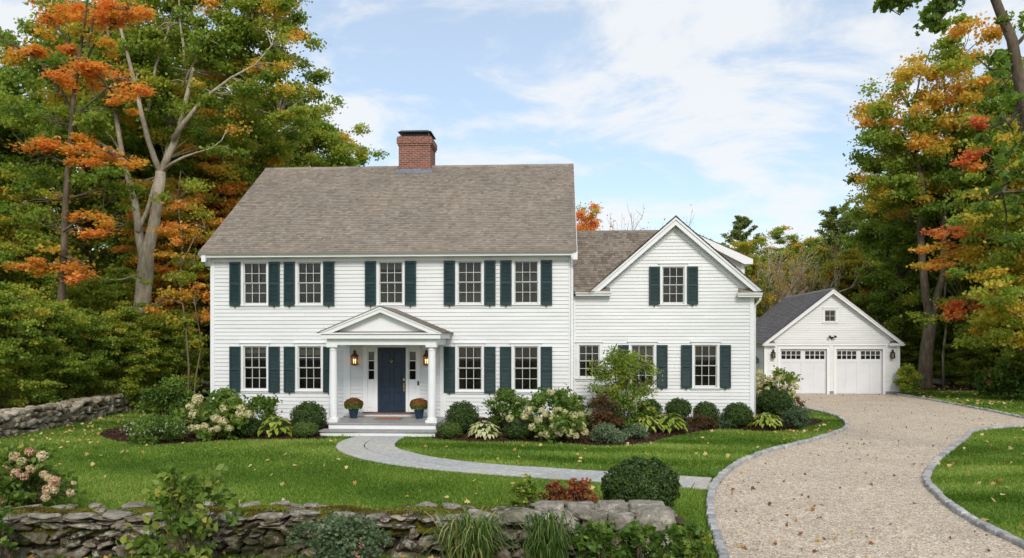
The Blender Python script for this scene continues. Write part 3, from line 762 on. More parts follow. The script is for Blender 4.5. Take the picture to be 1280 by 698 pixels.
for xe, sgn in ((MX0, -1), (MX1, 1)):
    rk = MB(); a, b2 = (xe + sgn * .0, xe + sgn * .14)
    for s in (0, 1):
        e = (EAVE_Y + .02, EAVE_Z - .05) if s == 0 else (2 * RIDGE_Y - EAVE_Y - .02, EAVE_Z - .05); t = (RIDGE_Y, RISE - .05)
        rk.prism([e, t, (t[0], t[1] - .22), (e[0], e[1] - .2)], min(a, b2), max(a, b2), 'x')
    rk.build("rake_board", "trim", house)
rf = MB(); sl = math.hypot(RIDGE_Y - EAVE_Y, RISE - EAVE_Z); S = ((RIDGE_Y - EAVE_Y) / sl, (RISE - EAVE_Z) / sl)
RX0, RX1 = MX0 - .24, MX1 + .12
shingles(rf, (RX0, EAVE_Y, EAVE_Z + .05), (1, 0, 0), (0, S[0], S[1]), RX1 - RX0, sl, .135, 1)
shingles(rf, (RX0, 2 * RIDGE_Y - EAVE_Y, EAVE_Z + .05), (1, 0, 0), (0, -S[0], S[1]), RX1 - RX0, sl, .135, 2)
rf.prism([(EAVE_Y - .01, EAVE_Z - .0), (RIDGE_Y, RISE - .0), (2 * RIDGE_Y - EAVE_Y + .01, EAVE_Z), (2 * RIDGE_Y - EAVE_Y + .01, EAVE_Z + .045), (RIDGE_Y, RISE + .045), (EAVE_Y - .01, EAVE_Z + .045)], RX0 + .004, RX1 - .004, 'x')
rng = random.Random(4); x = RX0
while x < RX1 - .05:                                 # ridge caps
    w_ = min(.2, RX1 - x); l = .012 + rng.random() * .01
    rf.prism([(RIDGE_Y - .17, RISE - .055 + l), (RIDGE_Y, RISE + .062 + l), (RIDGE_Y + .17, RISE - .055 + l), (RIDGE_Y + .17, RISE - .075 + l), (RIDGE_Y, RISE + .042 + l), (RIDGE_Y - .17, RISE - .075 + l)], x, x + w_ - .004, 'x'); x += w_
roof = rf.build("roof", "roof_shingle", house)
# chimney
ch_ = MB(); cx0, cx1, cy0, cy1 = -6.34, -5.08, 30.55, 31.75
ch_.box(cx0, cx1, cy0, cy1, 9.0, 10.50)
for k, (d, z0, z1) in enumerate(((.035, 10.50, 10.58), (.07, 10.58, 10.80), (.04, 10.80, 10.85))): ch_.box(cx0 - d, cx1 + d, cy0 - d, cy1 + d, z0, z1)
chim = ch_.build("chimney", "brick", roof)
fl = MB(); fl.box(cx0 - .02, cx1 + .02, cy0 - .02, cy1 + .02, 9.0, 9.58); fl.prism([(cy0 - .16, 9.40 - .03), (cy0 - .16, 9.40 + .02), (cy0, 9.54), (cy0, 9.46)], cx0 - .1, cx1 + .1, 'x')
fl.build("chimney_flashing", "lead_sheet", roof)
cp = MB()
for px_ in (cx0 + .06, cx1 - .10):
    for py_ in (cy0 + .06, cy1 - .10): cp.box(px_, px_ + .04, py_, py_ + .04, 10.85, 11.03)
cp.box(cx0 + .03, cx1 - .03, cy0 + .03, cy1 - .03, 10.85, 10.88)
n_ = 18
for i in range(n_):
    xx = cx0 + .08 + (cx1 - cx0 - .2) * i / n_; cp.box(xx, xx + .012, cy0 + .07, cy0 + .085, 10.88, 11.03)
for i in range(n_):
    yy = cy0 + .08 + (cy1 - cy0 - .2) * i / n_; cp.box(cx1 - .09, cx1 - .075, yy, yy + .012, 10.88, 11.03)
cp.box(cx0 + .25, cx1 - .25, cy0 + .25, cy1 - .25, 11.0, 11.0)
cp.box(cx0 - .03, cx1 + .03, cy0 - .03, cy1 + .03, 11.03, 11.05); cp.prism([(cx0 - .01, 11.052), (cx1 + .01, 11.052), (cx1 - .12, 11.095), (cx0 + .12, 11.095)], cy0, cy1)
cp.build("chimney_cap", "cap_metal", roof)

class Fr:
    """local wall frame: u along, z up, o outward"""
    def __init__(s, O, U, Nn): s.O, s.U, s.N = Vector(O), Vector(U), Vector(Nn)
    def box(s, mb, u0, u1, z0, z1, o0, o1):
        P = lambda u, z, o: s.O + s.U * u + Vector((0, 0, z)) + s.N * o
        mb.add([P(u0, z0, o0), P(u1, z0, o0), P(u1, z0, o1), P(u0, z0, o1), P(u0, z1, o0), P(u1, z1, o0), P(u1, z1, o1), P(u0, z1, o1)],
               [(0, 3, 2, 1), (4, 5, 6, 7), (0, 1, 5, 4), (1, 2, 6, 5), (2, 3, 7, 6), (3, 0, 4, 7)])
    def slat(s, mb, u0, u1, z0, z1, o0, o1):      # tilted louvre: bottom out
        P = lambda u, z, o: s.O + s.U * u + Vector((0, 0, z)) + s.N * o
        mb.add([P(u0, z0, o1), P(u1, z0, o1), P(u1, z1, o0), P(u0, z1, o0), P(u0, z0 - .006, o1 - .002), P(u1, z0 - .006, o1 - .002)], [(0, 1, 2, 3), (4, 5, 1, 0)])
wrng = random.Random(77)
def window(par, fr, u0, u1, z0, z1, cols=3, rows=4, header=True, cas=.10, curtain=None, sill=True, deep=.5):
    """u0..u1, z0..z1 are the glazed bounds"""
    c = MB(); fb = .035
    a0, a1, b0, b1 = u0 - fb, u1 + fb, z0 - fb - .02, z1 + fb
    fr.box(c, a0 - cas, a0, b0, b1, -.05, .045); fr.box(c, a1, a1 + cas, b0, b1, -.05, .045); fr.box(c, a0 - cas, a1 + cas, b1, b1 + cas, -.05, .045)
    win = c.build("window", "trim", par, bevel=.004)
    if header:
        h_ = MB(); fr.box(h_, a0 - cas - .03, a1 + cas + .03, b1 + cas, b1 + cas + .03, -.01, .085); fr.box(h_, a0 - cas - .015, a1 + cas + .015, b1 + cas + .03, b1 + cas + .05, -.01, .05)
        h_.build("window_header", "trim", win)
    if sill:
        s_ = MB(); fr.box(s_, a0 - cas - .04, a1 + cas + .04, b0 - .05, b0, -.05, .085); fr.box(s_, a0 - cas, a1 + cas, b0 - .11, b0 - .05, -.01, .04); s_.build("window_sill", "trim", win, bevel=.004)
    sh = MB(); zm = (z0 + z1) / 2; double = rows == 4
    for (zz0, zz1, off) in (((zm, z1, .0), (z0, zm, -.03)) if double else ((z0, z1, 0),)):
        fr.box(sh, u0 - fb, u0, zz0 - (fb if zz0 == z0 else 0), zz1 + (fb if zz1 == z1 else 0), -.04 + off, -.005 + off); fr.box(sh, u1, u1 + fb, zz0 - (fb if zz0 == z0 else 0), zz1 + (fb if zz1 == z1 else 0), -.04 + off, -.005 + off)
        fr.box(sh, u0, u1, zz1 - (.02 if double and zz1 == zm else 0), zz1 + (fb if zz1 == z1 else .0), -.0399 + off, -.0049 + off)
        fr.box(sh, u0, u1, zz0 - (fb + .02 if zz0 == z0 else 0), zz0 + (.022 if double and zz0 == zm else .0), -.0399 + off, -.0049 + off)
        rr = rows // 2 if double else rows
        for i in range(1, cols):
            uu = u0 + (u1 - u0) * i / cols; fr.box(sh, uu - .0085, uu + .0085, zz0, zz1, -.034 + off, -.008 + off)
        for j in range(1, rr):
            zz_ = zz0 + (zz1 - zz0) * j / rr; fr.box(sh, u0, u1, zz_ - .0085, zz_ + .0085, -.0335 + off, -.0085 + off)
    sh.build("sash", "sash_paint", win)
    g = MB()
    fr.box(g, u0, u1, z0, z1, -.062, -.058); g.build("pane", "window_glass", win)
    r_ = MB(); d = deep
    fr.box(r_, a0 - .02, a1 + .02, b0, b1, -d, -d + .01)
    for (p, q, r0, r1) in ((a0 - .03, a0 - .02, b0, b1), (a1 + .02, a1 + .03, b0, b1)): fr.box(r_, p, q, r0, r1, -d, -.075)
    fr.box(r_, a0 - .03, a1 + .03, b1, b1 + .01, -d, -.075); fr.box(r_, a0 - .03, a1 + .03, b0 - .01, b0, -d, -.075)
    r_.build("window_recess", "room_dark", win)
    cu = MB()
    if curtain == 'shade':
        fr.box(cu, u0 - .02, u1 + .02, z1 - (z1 - z0) * wrng.uniform(.14, .24), z1 + .02, -.13, -.12)
        cu.build("roller_blind", "blind_cloth", win)
    elif curtain:
        for sgn in (0, 1):
            wv = (u1 - u0) * wrng.uniform(.22, .36) if curtain == 'part' else (u1 - u0) * .52
            ua = u0 - .01 if sgn == 0 else u1 + .01 - wv; n = 9
            P = lambda u, z, o: fr.O + fr.U * u + Vector((0, 0, z)) + fr.N * o
            vs = []; 
            for i in range(n):
                o_ = -.14 + .02 * (i % 2) + wrng.uniform(-.006, .006); vs += [P(ua + wv * i / (n - 1), z0 - .02, o_), P(ua + wv * i / (n - 1), z1 + .02, o_)]
            cu.add(vs, [(2 * i, 2 * i + 2, 2 * i + 3, 2 * i + 1) for i in range(n - 1)])
        cu.build("curtain", "curtain_cloth", win)
    return win
def shutter(par, fr, u0, u1, z0, z1):
    mb = MB(); st = .05; w_ = .045
    fr.box(mb, u0, u0 + st, z0, z1, .05, .05 + w_); fr.box(mb, u1 - st, u1, z0, z1, .05, .05 + w_)
    zm = z0 + (z1 - z0) * .5
    for a, b2 in ((z0, z0 + .09), (zm - .035, zm + .035), (z1 - .07, z1)): fr.box(mb, u0 + st, u1 - st, a, b2, .051, .05 + w_ - .002)
    for a, b2 in ((z0 + .09, zm - .035), (zm + .035, z1 - .07)):
        n = int((b2 - a) / .042)
        for i in range(n): fr.slat(mb, u0 + st, u1 - st, a + (b2 - a) * i / n, a + (b2 - a) * (i + 1.1) / n, .055, .084)
    s_ = mb.build("shutter", "shutter_paint", par)
    h_ = MB(); uc = (u0 + u1) / 2
    fr.box(h_, uc - .012, uc + .012, z0 - .07, z0 - .002, .06, .08); fr.box(h_, uc - .035, uc + .02, z0 - .03, z0 - .014, .08, .092)
    h_.build("shutter_hook", "iron", s_)
fm = Fr((0, MY, 0), (1, 0, 0), (0, -1, 0))
SHW = .375
for i, (a, b2) in enumerate(UP_X):
    window(house, fm, a, b2, *UW, header=False, curtain=('part', None, 'shade', 'full', 'part')[i])
    for s0 in (a - .115 - SHW, b2 + .115): shutter(house, fm, s0, s0 + SHW, UW[0] - .10, UW[1] + .05)
for i, (a, b2) in enumerate(LO_X):
    window(house, fm, a, b2, *LW, curtain=('shade', 'shade', 'part', 'part')[i])
    for s0 in (a - .115 - SHW, b2 + .115): shutter(house, fm, s0, s0 + SHW, LW[0] - .12, LW[1] + .03)

# downspout of the main block
dsp = MB(); dsp.tube([(MX1 - .03, MY - .36, 5.58), (MX1 - .03, MY - .34, 5.44), (MX1 - .035, MY - .09, 5.26), (MX1 - .035, MY - .085, 5.1), (MX1 - .035, MY - .085, .25), (MX1 - .035, MY - .22, .12)], [.038] * 6, 8)
dsp.build("downspout", "trim", house, smooth=True)

# ---- entrance
ent = MB()
fm.box(ent, -6.47, -6.33, .48, 2.69, -.03, .05); fm.box(ent, -4.70, -4.66 + .08, .48, 2.69, -.03, .05)
fm.box(ent, -6.08, -5.99, .48, 2.60, -.06, .045); fm.box(ent, -5.05, -4.965, .48, 2.60, -.06, .045)
fm.box(ent, -6.33, -4.70, 2.60, 2.69, -.06, .05)
fm.box(ent, -6.33, -6.08, 2.49, 2.60, -.06, .02); fm.box(ent, -4.965, -4.70, 2.49, 2.60, -.06, .02)
fm.box(ent, -6.33, -6.08, .48, 1.52, -.06, .01); fm.box(ent, -4.965, -4.70, .48, 1.52, -.06, .01)
for a, b2 in ((-6.29, -6.12), (-4.92, -4.745)): fm.box(ent, a, b2, .62, 1.40, .01, .022)
fm.box(ent, -6.47, -4.62, .30, .44, -.05, .06)
entry = ent.build("door_surround", "trim", house, bevel=.004)
for a, b2 in ((-6.33, -6.08), (-4.965, -4.70)):
    s_ = MB(); fm.box(s_, a, a + .03, 1.52, 2.49, -.05, .0); fm.box(s_, b2 - .03, b2, 1.52, 2.49, -.05, .0)
    for z in (1.52, 1.835, 2.15, 2.46): fm.box(s_, a + .03, b2 - .03, z, z + .03, -.049, -.002)
    sl_ = s_.build("sidelight", "trim", house)
    g = MB(); fm.box(g, a + .03, b2 - .03, 1.55, 2.46, -.04, -.036); g.build("pane", "window_glass", sl_)
    g = MB(); fm.box(g, a - .02, b2 + .02, 1.5, 2.52, -.5, -.49); fm.box(g, a - .02, a - .01, 1.5, 2.52, -.49, -.06); fm.box(g, b2 + .01, b2 + .02, 1.5, 2.52, -.49, -.06); g.build("window_recess", "room_dark", sl_)
dr = MB(); D0, D1 = -5.99, -5.05
fm.box(dr, D0 + .004, D1 - .004, .485, 2.598, -.075, -.045)
rails = [(D0 + .004, D0 + .13, .485, 2.598), (D1 - .13, D1 - .004, .485, 2.598), (-5.57, -5.47, .72, 2.48)]
for a, b2, z0, z1 in rails: fm.box(dr, a, b2, z0, z1, -.045, -.025)
for z0, z1 in ((.485, .72), (1.13, 1.26), (2.47, 2.598), (1.98, 2.07)): fm.box(dr, D0 + .13, D1 - .13, z0, z1, -.045, -.0255)
for a, b2 in ((D0 + .17, -5.61), (-5.43, D1 - .17)):
    for z0, z1 in ((.77, 1.08), (1.31, 1.93), (2.11, 2.43)): fm.box(dr, a, b2, z0, z1, -.045, -.031)
door = dr.build("front_door", "door_paint", house, bevel=.006)
kn = MB(); kn.tube([(-5.52, MY + .02, 2.23), (-5.52, MY - .02, 2.22), (-5.555, MY - .035, 2.16), (-5.52, MY - .04, 2.10), (-5.485, MY - .035, 2.16), (-5.52, MY - .02, 2.22)], [.016, .014, .012, .018, .012, .012], 8); kn.build("door_knocker", "brass", door, smooth=True)
hd = MB(); fm.box(hd, -5.145, -5.095, 1.16, 1.42, -.025, -.015); fm.box(hd, -5.145, -5.095, 1.50, 1.58, -.025, -.010)
hd.tube([(-5.12, MY + .01, 1.40), (-5.12, MY - .05, 1.37), (-5.12, MY - .055, 1.26), (-5.12, MY + .01, 1.20)], [.012] * 4, 8); hd.build("door_handle", "brass", door)
th = MB(); fm.box(th, -6.47, -4.62, .44, .48, -.07, .15); th.build("threshold", "threshold_wood", house)
db = MB(); fm.box(db, -4.66, -4.605, 1.36, 1.50, .05, .075); db.build("doorbell", "iron", house)

# portico
po = MB()
PX0, PX1, PY = -7.08, -3.72, 23.46
po.box(PX0, PX1, PY, PY + .3, 2.69, 2.88); po.box(PX0, PX0 + .28, PY + .3, MY - .03, 2.69, 2.88); po.box(PX1 - .28, PX1, PY + .3, MY - .03, 2.69, 2.88)
po.box(PX0 - .14, PX1 + .14, PY - .14, MY - .03, 2.88, 3.02); po.box(PX0 - .19, PX1 + .19, PY - .19, MY - .031, 3.02, 3.06)
po.box(PX0 + .28, PX1 - .28, PY + .3, MY - .03, 2.74, 2.78)
portico = po.build("portico", "trim", house, bevel=.006)
apx = (PX0 + PX1) / 2; AZ = 3.83; hwid = (PX1 - PX0) / 2 + .21; psl = (AZ - 3.06) / hwid
ty = MB(); ty.prism([(apx - hwid + .3, 3.06), (apx + hwid - .3, 3.06), (apx, 3.06 + (hwid - .3) * psl)], PY + .06, PY + .12); ty.build("tympanum", "trim", portico)
rk = MB()
for sg in (-1, 1):
    e, t = (apx + sg * hwid, 3.062), (apx, AZ)
    rk.prism([e, t, (apx, AZ - .15), (apx + sg * (hwid - .42), 3.062)], PY - .17, PY + .06)
    rk.prism([(apx + sg * (hwid - .0), 3.075), (apx, AZ + .015), (apx, AZ - .045), (apx + sg * (hwid - .13), 3.075)], PY - .195, PY - .172)
rk.build("pediment_rake", "trim", portico)
pr = MB(); psl_len = math.hypot(hwid, AZ - 3.06) + .04
for sg in (-1, 1):
    U_ = (0, 1, 0); S_ = (-sg * hwid / math.hypot(hwid, AZ - 3.06), 0, (AZ - 3.06) / math.hypot(hwid, AZ - 3.06))
    shingles(pr, (apx + sg * (hwid + .035), PY - .215, 3.07), U_, S_, MY - PY + .19, psl_len, .135, 8 + sg)
    pr.prism([(apx + sg * (hwid + .03), 3.05), (apx, AZ + .02), (apx, AZ + .045), (apx + sg * (hwid + .03), 3.075)], PY - .21, MY - .03)
pr.prism([(PY - .185, 3.062), (PY + .06, 3.11), (PY + .06, 3.062)], apx - hwid + .34, apx + hwid - .34, 'x')
pr.build("portico_roof", "roof_shingle", portico)
for cx in (PX0 + .16, PX1 - .16):
    cl = MB(); c0 = (cx, PY + .15, .34)
    cl.box(cx - .175, cx + .175, PY - .025, PY + .325, .341, .42)
    cl.lathe(c0, [(.16, .08), (.165, .105), (.16, .13), (.135, .14), (.132, .16), (.128, .9), (.110, 2.16), (.110, 2.18), (.125, 2.19), (.125, 2.21), (.112, 2.215), (.112, 2.25), (.15, 2.285)], 28)
    cl.box(cx - .165, cx + .165, PY - .015, PY + .315, 2.625, 2.69)
    cl.build("column", "trim", portico)
for a, b2 in ((-7.12, -6.90), (-3.92, -3.70)):
    pl = MB(); fm.box(pl, a, b2, .34, 2.69, -.02, .06); fm.box(pl, a - .02, b2 + .02, .34, .48, -.02, .075); fm.box(pl, a - .02, b2 + .02, 2.60, 2.69, -.02, .075); pl.build("pilaster", "trim", portico)
pf = MB(); pf.box(-7.02, -3.68, 23.27, MY - .03, .30, .34); pf.box(-7.13, -3.60, 22.70, 23.33, .135, .165); pf.build("porch_floor", "porch_paint", portico, bevel=.006)
ps = MB(); ps.box(-6.98, -3.72, 23.32, MY - .03, -.02, .299); ps.box(-7.08, -3.65, 22.76, 23.319, -.02, .134); ps.build("porch_riser", "trim", portico)
# drip caps seen either side: wall lanterns
def lantern(par, fr, u, z, s=1.0, lit=True):
    mb = MB(); O = fr.O + fr.U * u + fr.N * .16; x, y = O.x, O.y
    fr.box(mb, u - .05 * s, u + .05 * s, z + .02 * s, z + .30 * s, .02, .045)
    mb.tube([(O - fr.N * .12) + Vector((0, 0, z + .25 * s)), (O - fr.N * .05) + Vector((0, 0, z + .42 * s)), O + Vector((0, 0, z + .44 * s))], [.012 * s] * 3, 6)
    for sx in (-1, 1):
        for sy in (-1, 1): mb.box(x + sx * .085 * s - .008, x + sx * .085 * s + .008, y + sy * .085 * s - .008, y + sy * .085 * s + .008, z, z + .24 * s)
    mb.box(x - .10 * s, x + .10 * s, y - .10 * s, y + .10 * s, z - .03 * s, z); mb.box(x - .06 * s, x + .06 * s, y - .06 * s, y + .06 * s, z - .05 * s, z - .03 * s)
    mb.tube([(x, y, z + .24 * s), (x, y, z + .25 * s), (x, y, z + .36 * s), (x, y, z + .38 * s), (x, y, z + .42 * s), (x, y, z + .47 * s)], [.14 * s, .135 * s, .05 * s, .055 * s, .05 * s, .008], 8)
    ln = mb.build("wall_lantern", "copper" if lit else "iron", par)
    g = MB(); g.box(x - .08 * s, x + .08 * s, y - .08 * s, y + .08 * s, z + .002, z + .238 * s); g.build("lantern_glass", "lamp_glass", ln)
    bl = MB()
    for dx in ((-.03, .03) if lit else (0,)): bl.tube([(x + dx * s, y, z + .02), (x + dx * s, y, z + .1 * s), (x + dx * s, y, z + .135 * s), (x + dx * s, y, z + .165 * s)], [.01 * s, .012 * s, .02 * s, .004 * s], 8)
    bl.build("lamp_bulb", "bulb" if lit else "trim", ln, smooth=True)
lantern(house, fm, -6.72, 2.06, 1.0); lantern(house, fm, -4.34, 2.06, 1.0)

# ---- wing: connector with ridge along the house, cross gable facing the drive
GX, GZ, GH = 3.76, 6.86, 2.76
WE = 4.45
wsl = (GZ - WE) / GH
WHOLES = [(.66, 1.27, 1.65, 2.64), (2.38, 3.06, 1.35, 2.64), (4.44, 5.11, 1.35, 2.64), (3.40, 4.05, 4.09, 5.22)]
wg = MB(); fw = Fr((0, WY, 0), (1, 0, 0), (0, -1, 0))
siding(wg, (0, WY, 0), (1, 0, 0), (0, -1, 0), MX1 + .03, WX1 - .12, ZB, 4.33, exp=.115, holes=[hole(*h) for h in WHOLES], seed=11)
siding(wg, (0, WY, 0), (1, 0, 0), (0, -1, 0), GX - 2.6, GX + 2.6, 4.33, 6.6, exp=.115, holes=[hole(*WHOLES[3])], clip=lambda z: (GX - (GZ - .18 - z) / wsl, GX + (GZ - .18 - z) / wsl), seed=12)
siding(wg, (WX1, 0, 0), (0, 1, 0), (1, 0, 0), WY + .12, 35.5, ZB, 4.4, exp=.115, seed=13)
siding(wg, (0, 35.5, 0), (1, 0, 0), (0, 1, 0), MX1, WX1, ZB, 4.4, exp=.115, seed=14)
wg.build("wall", "siding", house)
wc = MB(); wc.box(MX1 + .03, WX1 - .02, WY + .55, 35.4, 0, 4.4); wc.prism([(GX - 2.3, 4.4), (GX + 2.3, 4.4), (GX, 6.55)], WY + .55, 35.3)
wc.build("wall_sheathing", "room_dark", house)
wf = MB(); wf.box(MX1 + .03, WX1 - .03, WY + .02, 35.4, -.05, ZB + .02); wf.build("foundation", "concrete", house)
wt = MB(); wt.box(WX1 - .13, WX1 + .012, WY - .036, WY + .12, ZB - .02, 4.26); wt.box(MX1 + .02, WX1 + .014, WY - .045, WY + .02, ZB - .14, ZB)
wt.box(MX1 + .02, MX1 + .10, WY - .036, WY + .02, ZB, 4.30); wt.build("corner_board", "trim", house, bevel=.004)
we = MB()                                            # gutter and boxed eave returns
we.box(MX1 + .1, 1.66, WY - .26, WY + .02, 4.30, 4.34); we.prism([(WY - .26, 4.342), (WY - .30, 4.37), (WY - .32, 4.44), (WY - .2, 4.44), (WY - .2, 4.342)], MX1 + .08, 1.68, 'x')
we.build("eave_cornice", "trim", house); we = MB()
we.box(5.78, WX1 + .20, WY - .26, WY + .02, 4.24, 4.28); we.prism([(WY - .26, 4.282), (WY - .29, 4.31), (WY - .31, 4.38), (WY - .0, 4.38), (WY - .0, 4.282)], 5.76, WX1 + .22, 'x')
we.box(WX1 + .012, WX1 + .2, WY + .02, 35.4, 4.24, 4.28); we.prism([(WX1 + .10, 4.282), (WX1 + .22, 4.282), (WX1 + .24, 4.38), (WX1 + .10, 4.38)], WY + .02, 35.4)
we.build("eave_cornice", "trim", house)
wr = MB()
for sg in (-1, 1):
    k = GH + (.02 if sg > 0 else .02)
    e, t = (GX + sg * k, WE - .03), (GX, GZ - .02)
    wr.prism([e, t, (GX, GZ - .27), (GX + sg * (k - .28), WE - .03)], WY - .30, WY - .26)
    wr.prism([(GX + sg * k, WE - .02), (GX, GZ - .01), (GX, GZ - .10), (GX + sg * (k - .10), WE - .02)], WY - .335, WY - .302)
    wr.prism([(GX + sg * (k - .1), WE - .03), (GX, GZ - .11), (GX, GZ - .15), (GX + sg * (k - .145), WE - .03)], WY - .26, WY + .02)
    wr.prism([(GX + sg * (k - .34), WE - .03), (GX, GZ - .31), (GX, GZ - .44), (GX + sg * (k - .49), WE - .03)], WY - .04, WY + .0)
wr.build("rake_board", "trim", house)
wro = MB(); gl_ = math.hypot(GH + .05, GZ - WE + .05 * wsl)
for sg in (-1, 1):
    S_ = (-sg * GH / math.hypot(GH, GZ - WE), 0, (GZ - WE) / math.hypot(GH, GZ - WE))
    shingles(wro, (GX + sg * (GH + .06), WY - .35, WE - .03), (0, 1, 0), S_, 9.9, math.hypot(GH + .06, GZ - WE + .05), .135, 20 + sg)
    wro.prism([(GX + sg * (GH + .05), WE - .06), (GX, GZ), (GX, GZ - .02), (GX + sg * (GH + .05), WE - .08)], WY - .34, WY + 9.5)
wro.prism([(GX - .13, GZ - .075), (GX, GZ + .045), (GX + .13, GZ - .075), (GX + .13, GZ - .095), (GX, GZ + .025), (GX - .13, GZ - .095)], WY - .36, WY + 9.5)
CR_Y, CR_Z = 28.75, 6.80; cl_ = math.hypot(CR_Y - WY + .3, CR_Z - 4.42); S_ = (0, (CR_Y - WY + .3) / cl_, (CR_Z - 4.42) / cl_)
shingles(wro, (MX1 + .03, WY - .33, 4.43), (1, 0, 0), S_, 3.3, cl_, .135, 31, umax=lambda z: GX - (GZ - z) / wsl - MX1 + .12)
shingles(wro, (MX1 + .03, 2 * CR_Y - WY + .33, 4.43), (1, 0, 0), (0, -S_[1], S_[2]), 3.3, cl_, .135, 32)
wro.prism([(WY - .3, 4.40), (CR_Y, CR_Z - .02), (2 * CR_Y - WY + .3, 4.40), (2 * CR_Y - WY + .3, 4.36), (CR_Y, CR_Z - .06), (WY - .3, 4.36)], MX1 + .03, GX - GH + .1, 'x')
wro.prism([(CR_Y - .15, CR_Z - .08), (CR_Y, CR_Z + .04), (CR_Y + .15, CR_Z - .08), (CR_Y + .15, CR_Z - .1), (CR_Y, CR_Z + .02), (CR_Y - .15, CR_Z - .1)], MX1 + .02, GX, 'x')
for x0, x1 in ((1.08, 1.64), (5.80, 6.50)):       # little skirt roofs on the eave returns
    z = 4.44 if x0 < 3 else 4.38
    wro.prism([(WY - .31, z + .003), (WY - .0, z + .16), (WY - .0, z + .003)], x0 + (.0 if x0 < 3 else .03), x1, 'x')
wing_roof = wro.build("roof", "wing_shingle", house)
# shed dormer on the far slope
DY0, DY1 = 27.9, 33.2
dA, dB = W(873, 296, DY0), W(939, 325, DY0)
dm = MB(); dX = W(930, 330, DY0)[0]
dsl = (dA[2] - dB[2]) / (dB[0] - dA[0])
zroof = lambda x: dA[2] - (x - dA[0]) * dsl
bk = lambda x: GZ - (x - GX) * wsl
z = bk(dX) - .05; zs = []
def dclip(zq): return (max(GX + (GZ - zq) / wsl, 0), dX if zq < zroof(dX) - .16 else dA[0] + (dA[2] - .16 - zq) / dsl)
siding(dm, (0, DY0, 0), (1, 0, 0), (0, -1, 0), GX, dX - .1, bk(dX - .1) + .02, dA[2] - .1, exp=.115, clip=dclip, seed=41)
siding(dm, (dX, 0, 0), (0, 1, 0), (1, 0, 0), DY0, DY1, bk(dX) - .1, zroof(dX) - .1, exp=.115, seed=42)
dorm = dm.build("dormer", "siding", house)
dt = MB(); dt.box(dX - .12, dX + .012, DY0 - .035, DY0 + .1, bk(dX) - .15, zroof(dX) - .22)
dt.prism([(dA[0] - .1, zroof(dA[0] - .1) - .0), (dB[0], zroof(dB[0])), (dB[0], zroof(dB[0]) - .17), (dB[0] - .3, zroof(dB[0]) - .17), (dA[0] - .1, zroof(dA[0] - .1) - .19)], DY0 - .26, DY0 - .22)
dt.prism([(dA[0], zroof(dA[0]) - .06), (dB[0] - .03, zroof(dB[0]) - .06), (dB[0] - .03, zroof(dB[0]) - .1), (dA[0], zroof(dA[0]) - .1)], DY0 - .22, DY1)
dt.prism([(dA[0], zroof(dA[0]) - .14), (dX, zroof(dX) - .14), (dX, zroof(dX) - .25), (dA[0], zroof(dA[0]) - .25)], DY0 - .04, DY0 - .0)
dt.box(dX + .012, dB[0], DY0 - .219, DY1, zroof(dB[0]) - .17, zroof(dB[0]) - .1)
dt.build("dormer_trim", "trim", dorm)
dr_ = MB(); L_ = math.hypot(dB[0] - dA[0] + .25, dsl * (dB[0] - dA[0] + .25)); S_ = (-1 / math.hypot(1, dsl), 0, dsl / math.hypot(1, dsl))
shingles(dr_, (dB[0] + .03, DY0 - .28, zroof(dB[0] + .03) + .02), (0, 1, 0), S_, DY1 - DY0 + .3, L_ + .1, .135, 44)
dr_.prism([(dA[0] - .25, zroof(dA[0] - .25) + .003), (dB[0] + .02, zroof(dB[0] + .02) + .003), (dB[0] + .02, zroof(dB[0] + .02) + .02), (dA[0] - .25, zroof(dA[0] - .25) + .02)], DY0 - .27, DY1)
dr_.build("dormer_roof", "wing_shingle", dorm)
window(house, fw, *WHOLES[0], curtain='part', sill=True, cas=.09)
window(house, fw, *WHOLES[1], curtain='shade'); window(house, fw, *WHOLES[2], curtain='part'); window(house, fw, *WHOLES[3], curtain=None)
for a, b2, z0, z1 in WHOLES[1:]:
    for s0 in (a - .115 - .355, b2 + .115): shutter(house, fw, s0, s0 + .355, z0 - .08, z1 + .04)
dsp = MB(); dsp.tube([(WX1 + .17, WY - .2, 4.27), (WX1 + .16, WY - .18, 4.14), (WX1 + .06, WY + .06, 3.98), (WX1 + .055, WY + .08, 3.8), (WX1 + .055, WY + .08, .2)], [.036] * 5, 8); dsp.build("downspout", "trim", house, smooth=True)

# ================================================================== GARAGE
garage = world_thing("garage", "detached white two-car garage with dark grey gable roof at the end of the gravel drive", "garage", (14.2, 42, 0))
AX0, AX1, AY, AYB, AC = 10.74, 17.66, 42.0, 50.2, 14.2
AE, AP = 2.68, 5.52; AH = AX1 - AC + .16; asl = (AP - AE) / AH
fg = Fr((0, AY, 0), (1, 0, 0), (0, -1, 0)); fgs = Fr((AX0, 0, 0), (0, 1, 0), (-1, 0, 0))
GD = [(11.56, 13.95), (14.43, 16.80)]; GDH = 2.37
gw = MB()
gh = [(a - .13, b2 + .13, -.1, GDH + .15) for a, b2 in GD] + [hole(13.86, 14.38, 3.82, 4.37)]
siding(gw, (0, AY, 0), (1, 0, 0), (0, -1, 0), AX0 + .12, AX1 - .12, .16, 2.75, exp=.12, holes=gh, seed=51, proud=.036)
siding(gw, (0, AY, 0), (1, 0, 0), (0, -1, 0), AX0, AX1, 2.75, 5.3, exp=.12, holes=gh, clip=lambda z: (AC - (AP - .2 - z) / asl, AC + (AP - .2 - z) / asl), seed=52, proud=.036)
siding(gw, (AX0, 0, 0), (0, 1, 0), (-1, 0, 0), AY + .12, AYB, .16, 2.6, exp=.12, holes=[(43.6, 44.5, 0, 2.3)], seed=53)
siding(gw, (AX1, 0, 0), (0, 1, 0), (1, 0, 0), AY + .12, AYB, .16, 2.6, exp=.12, seed=54)
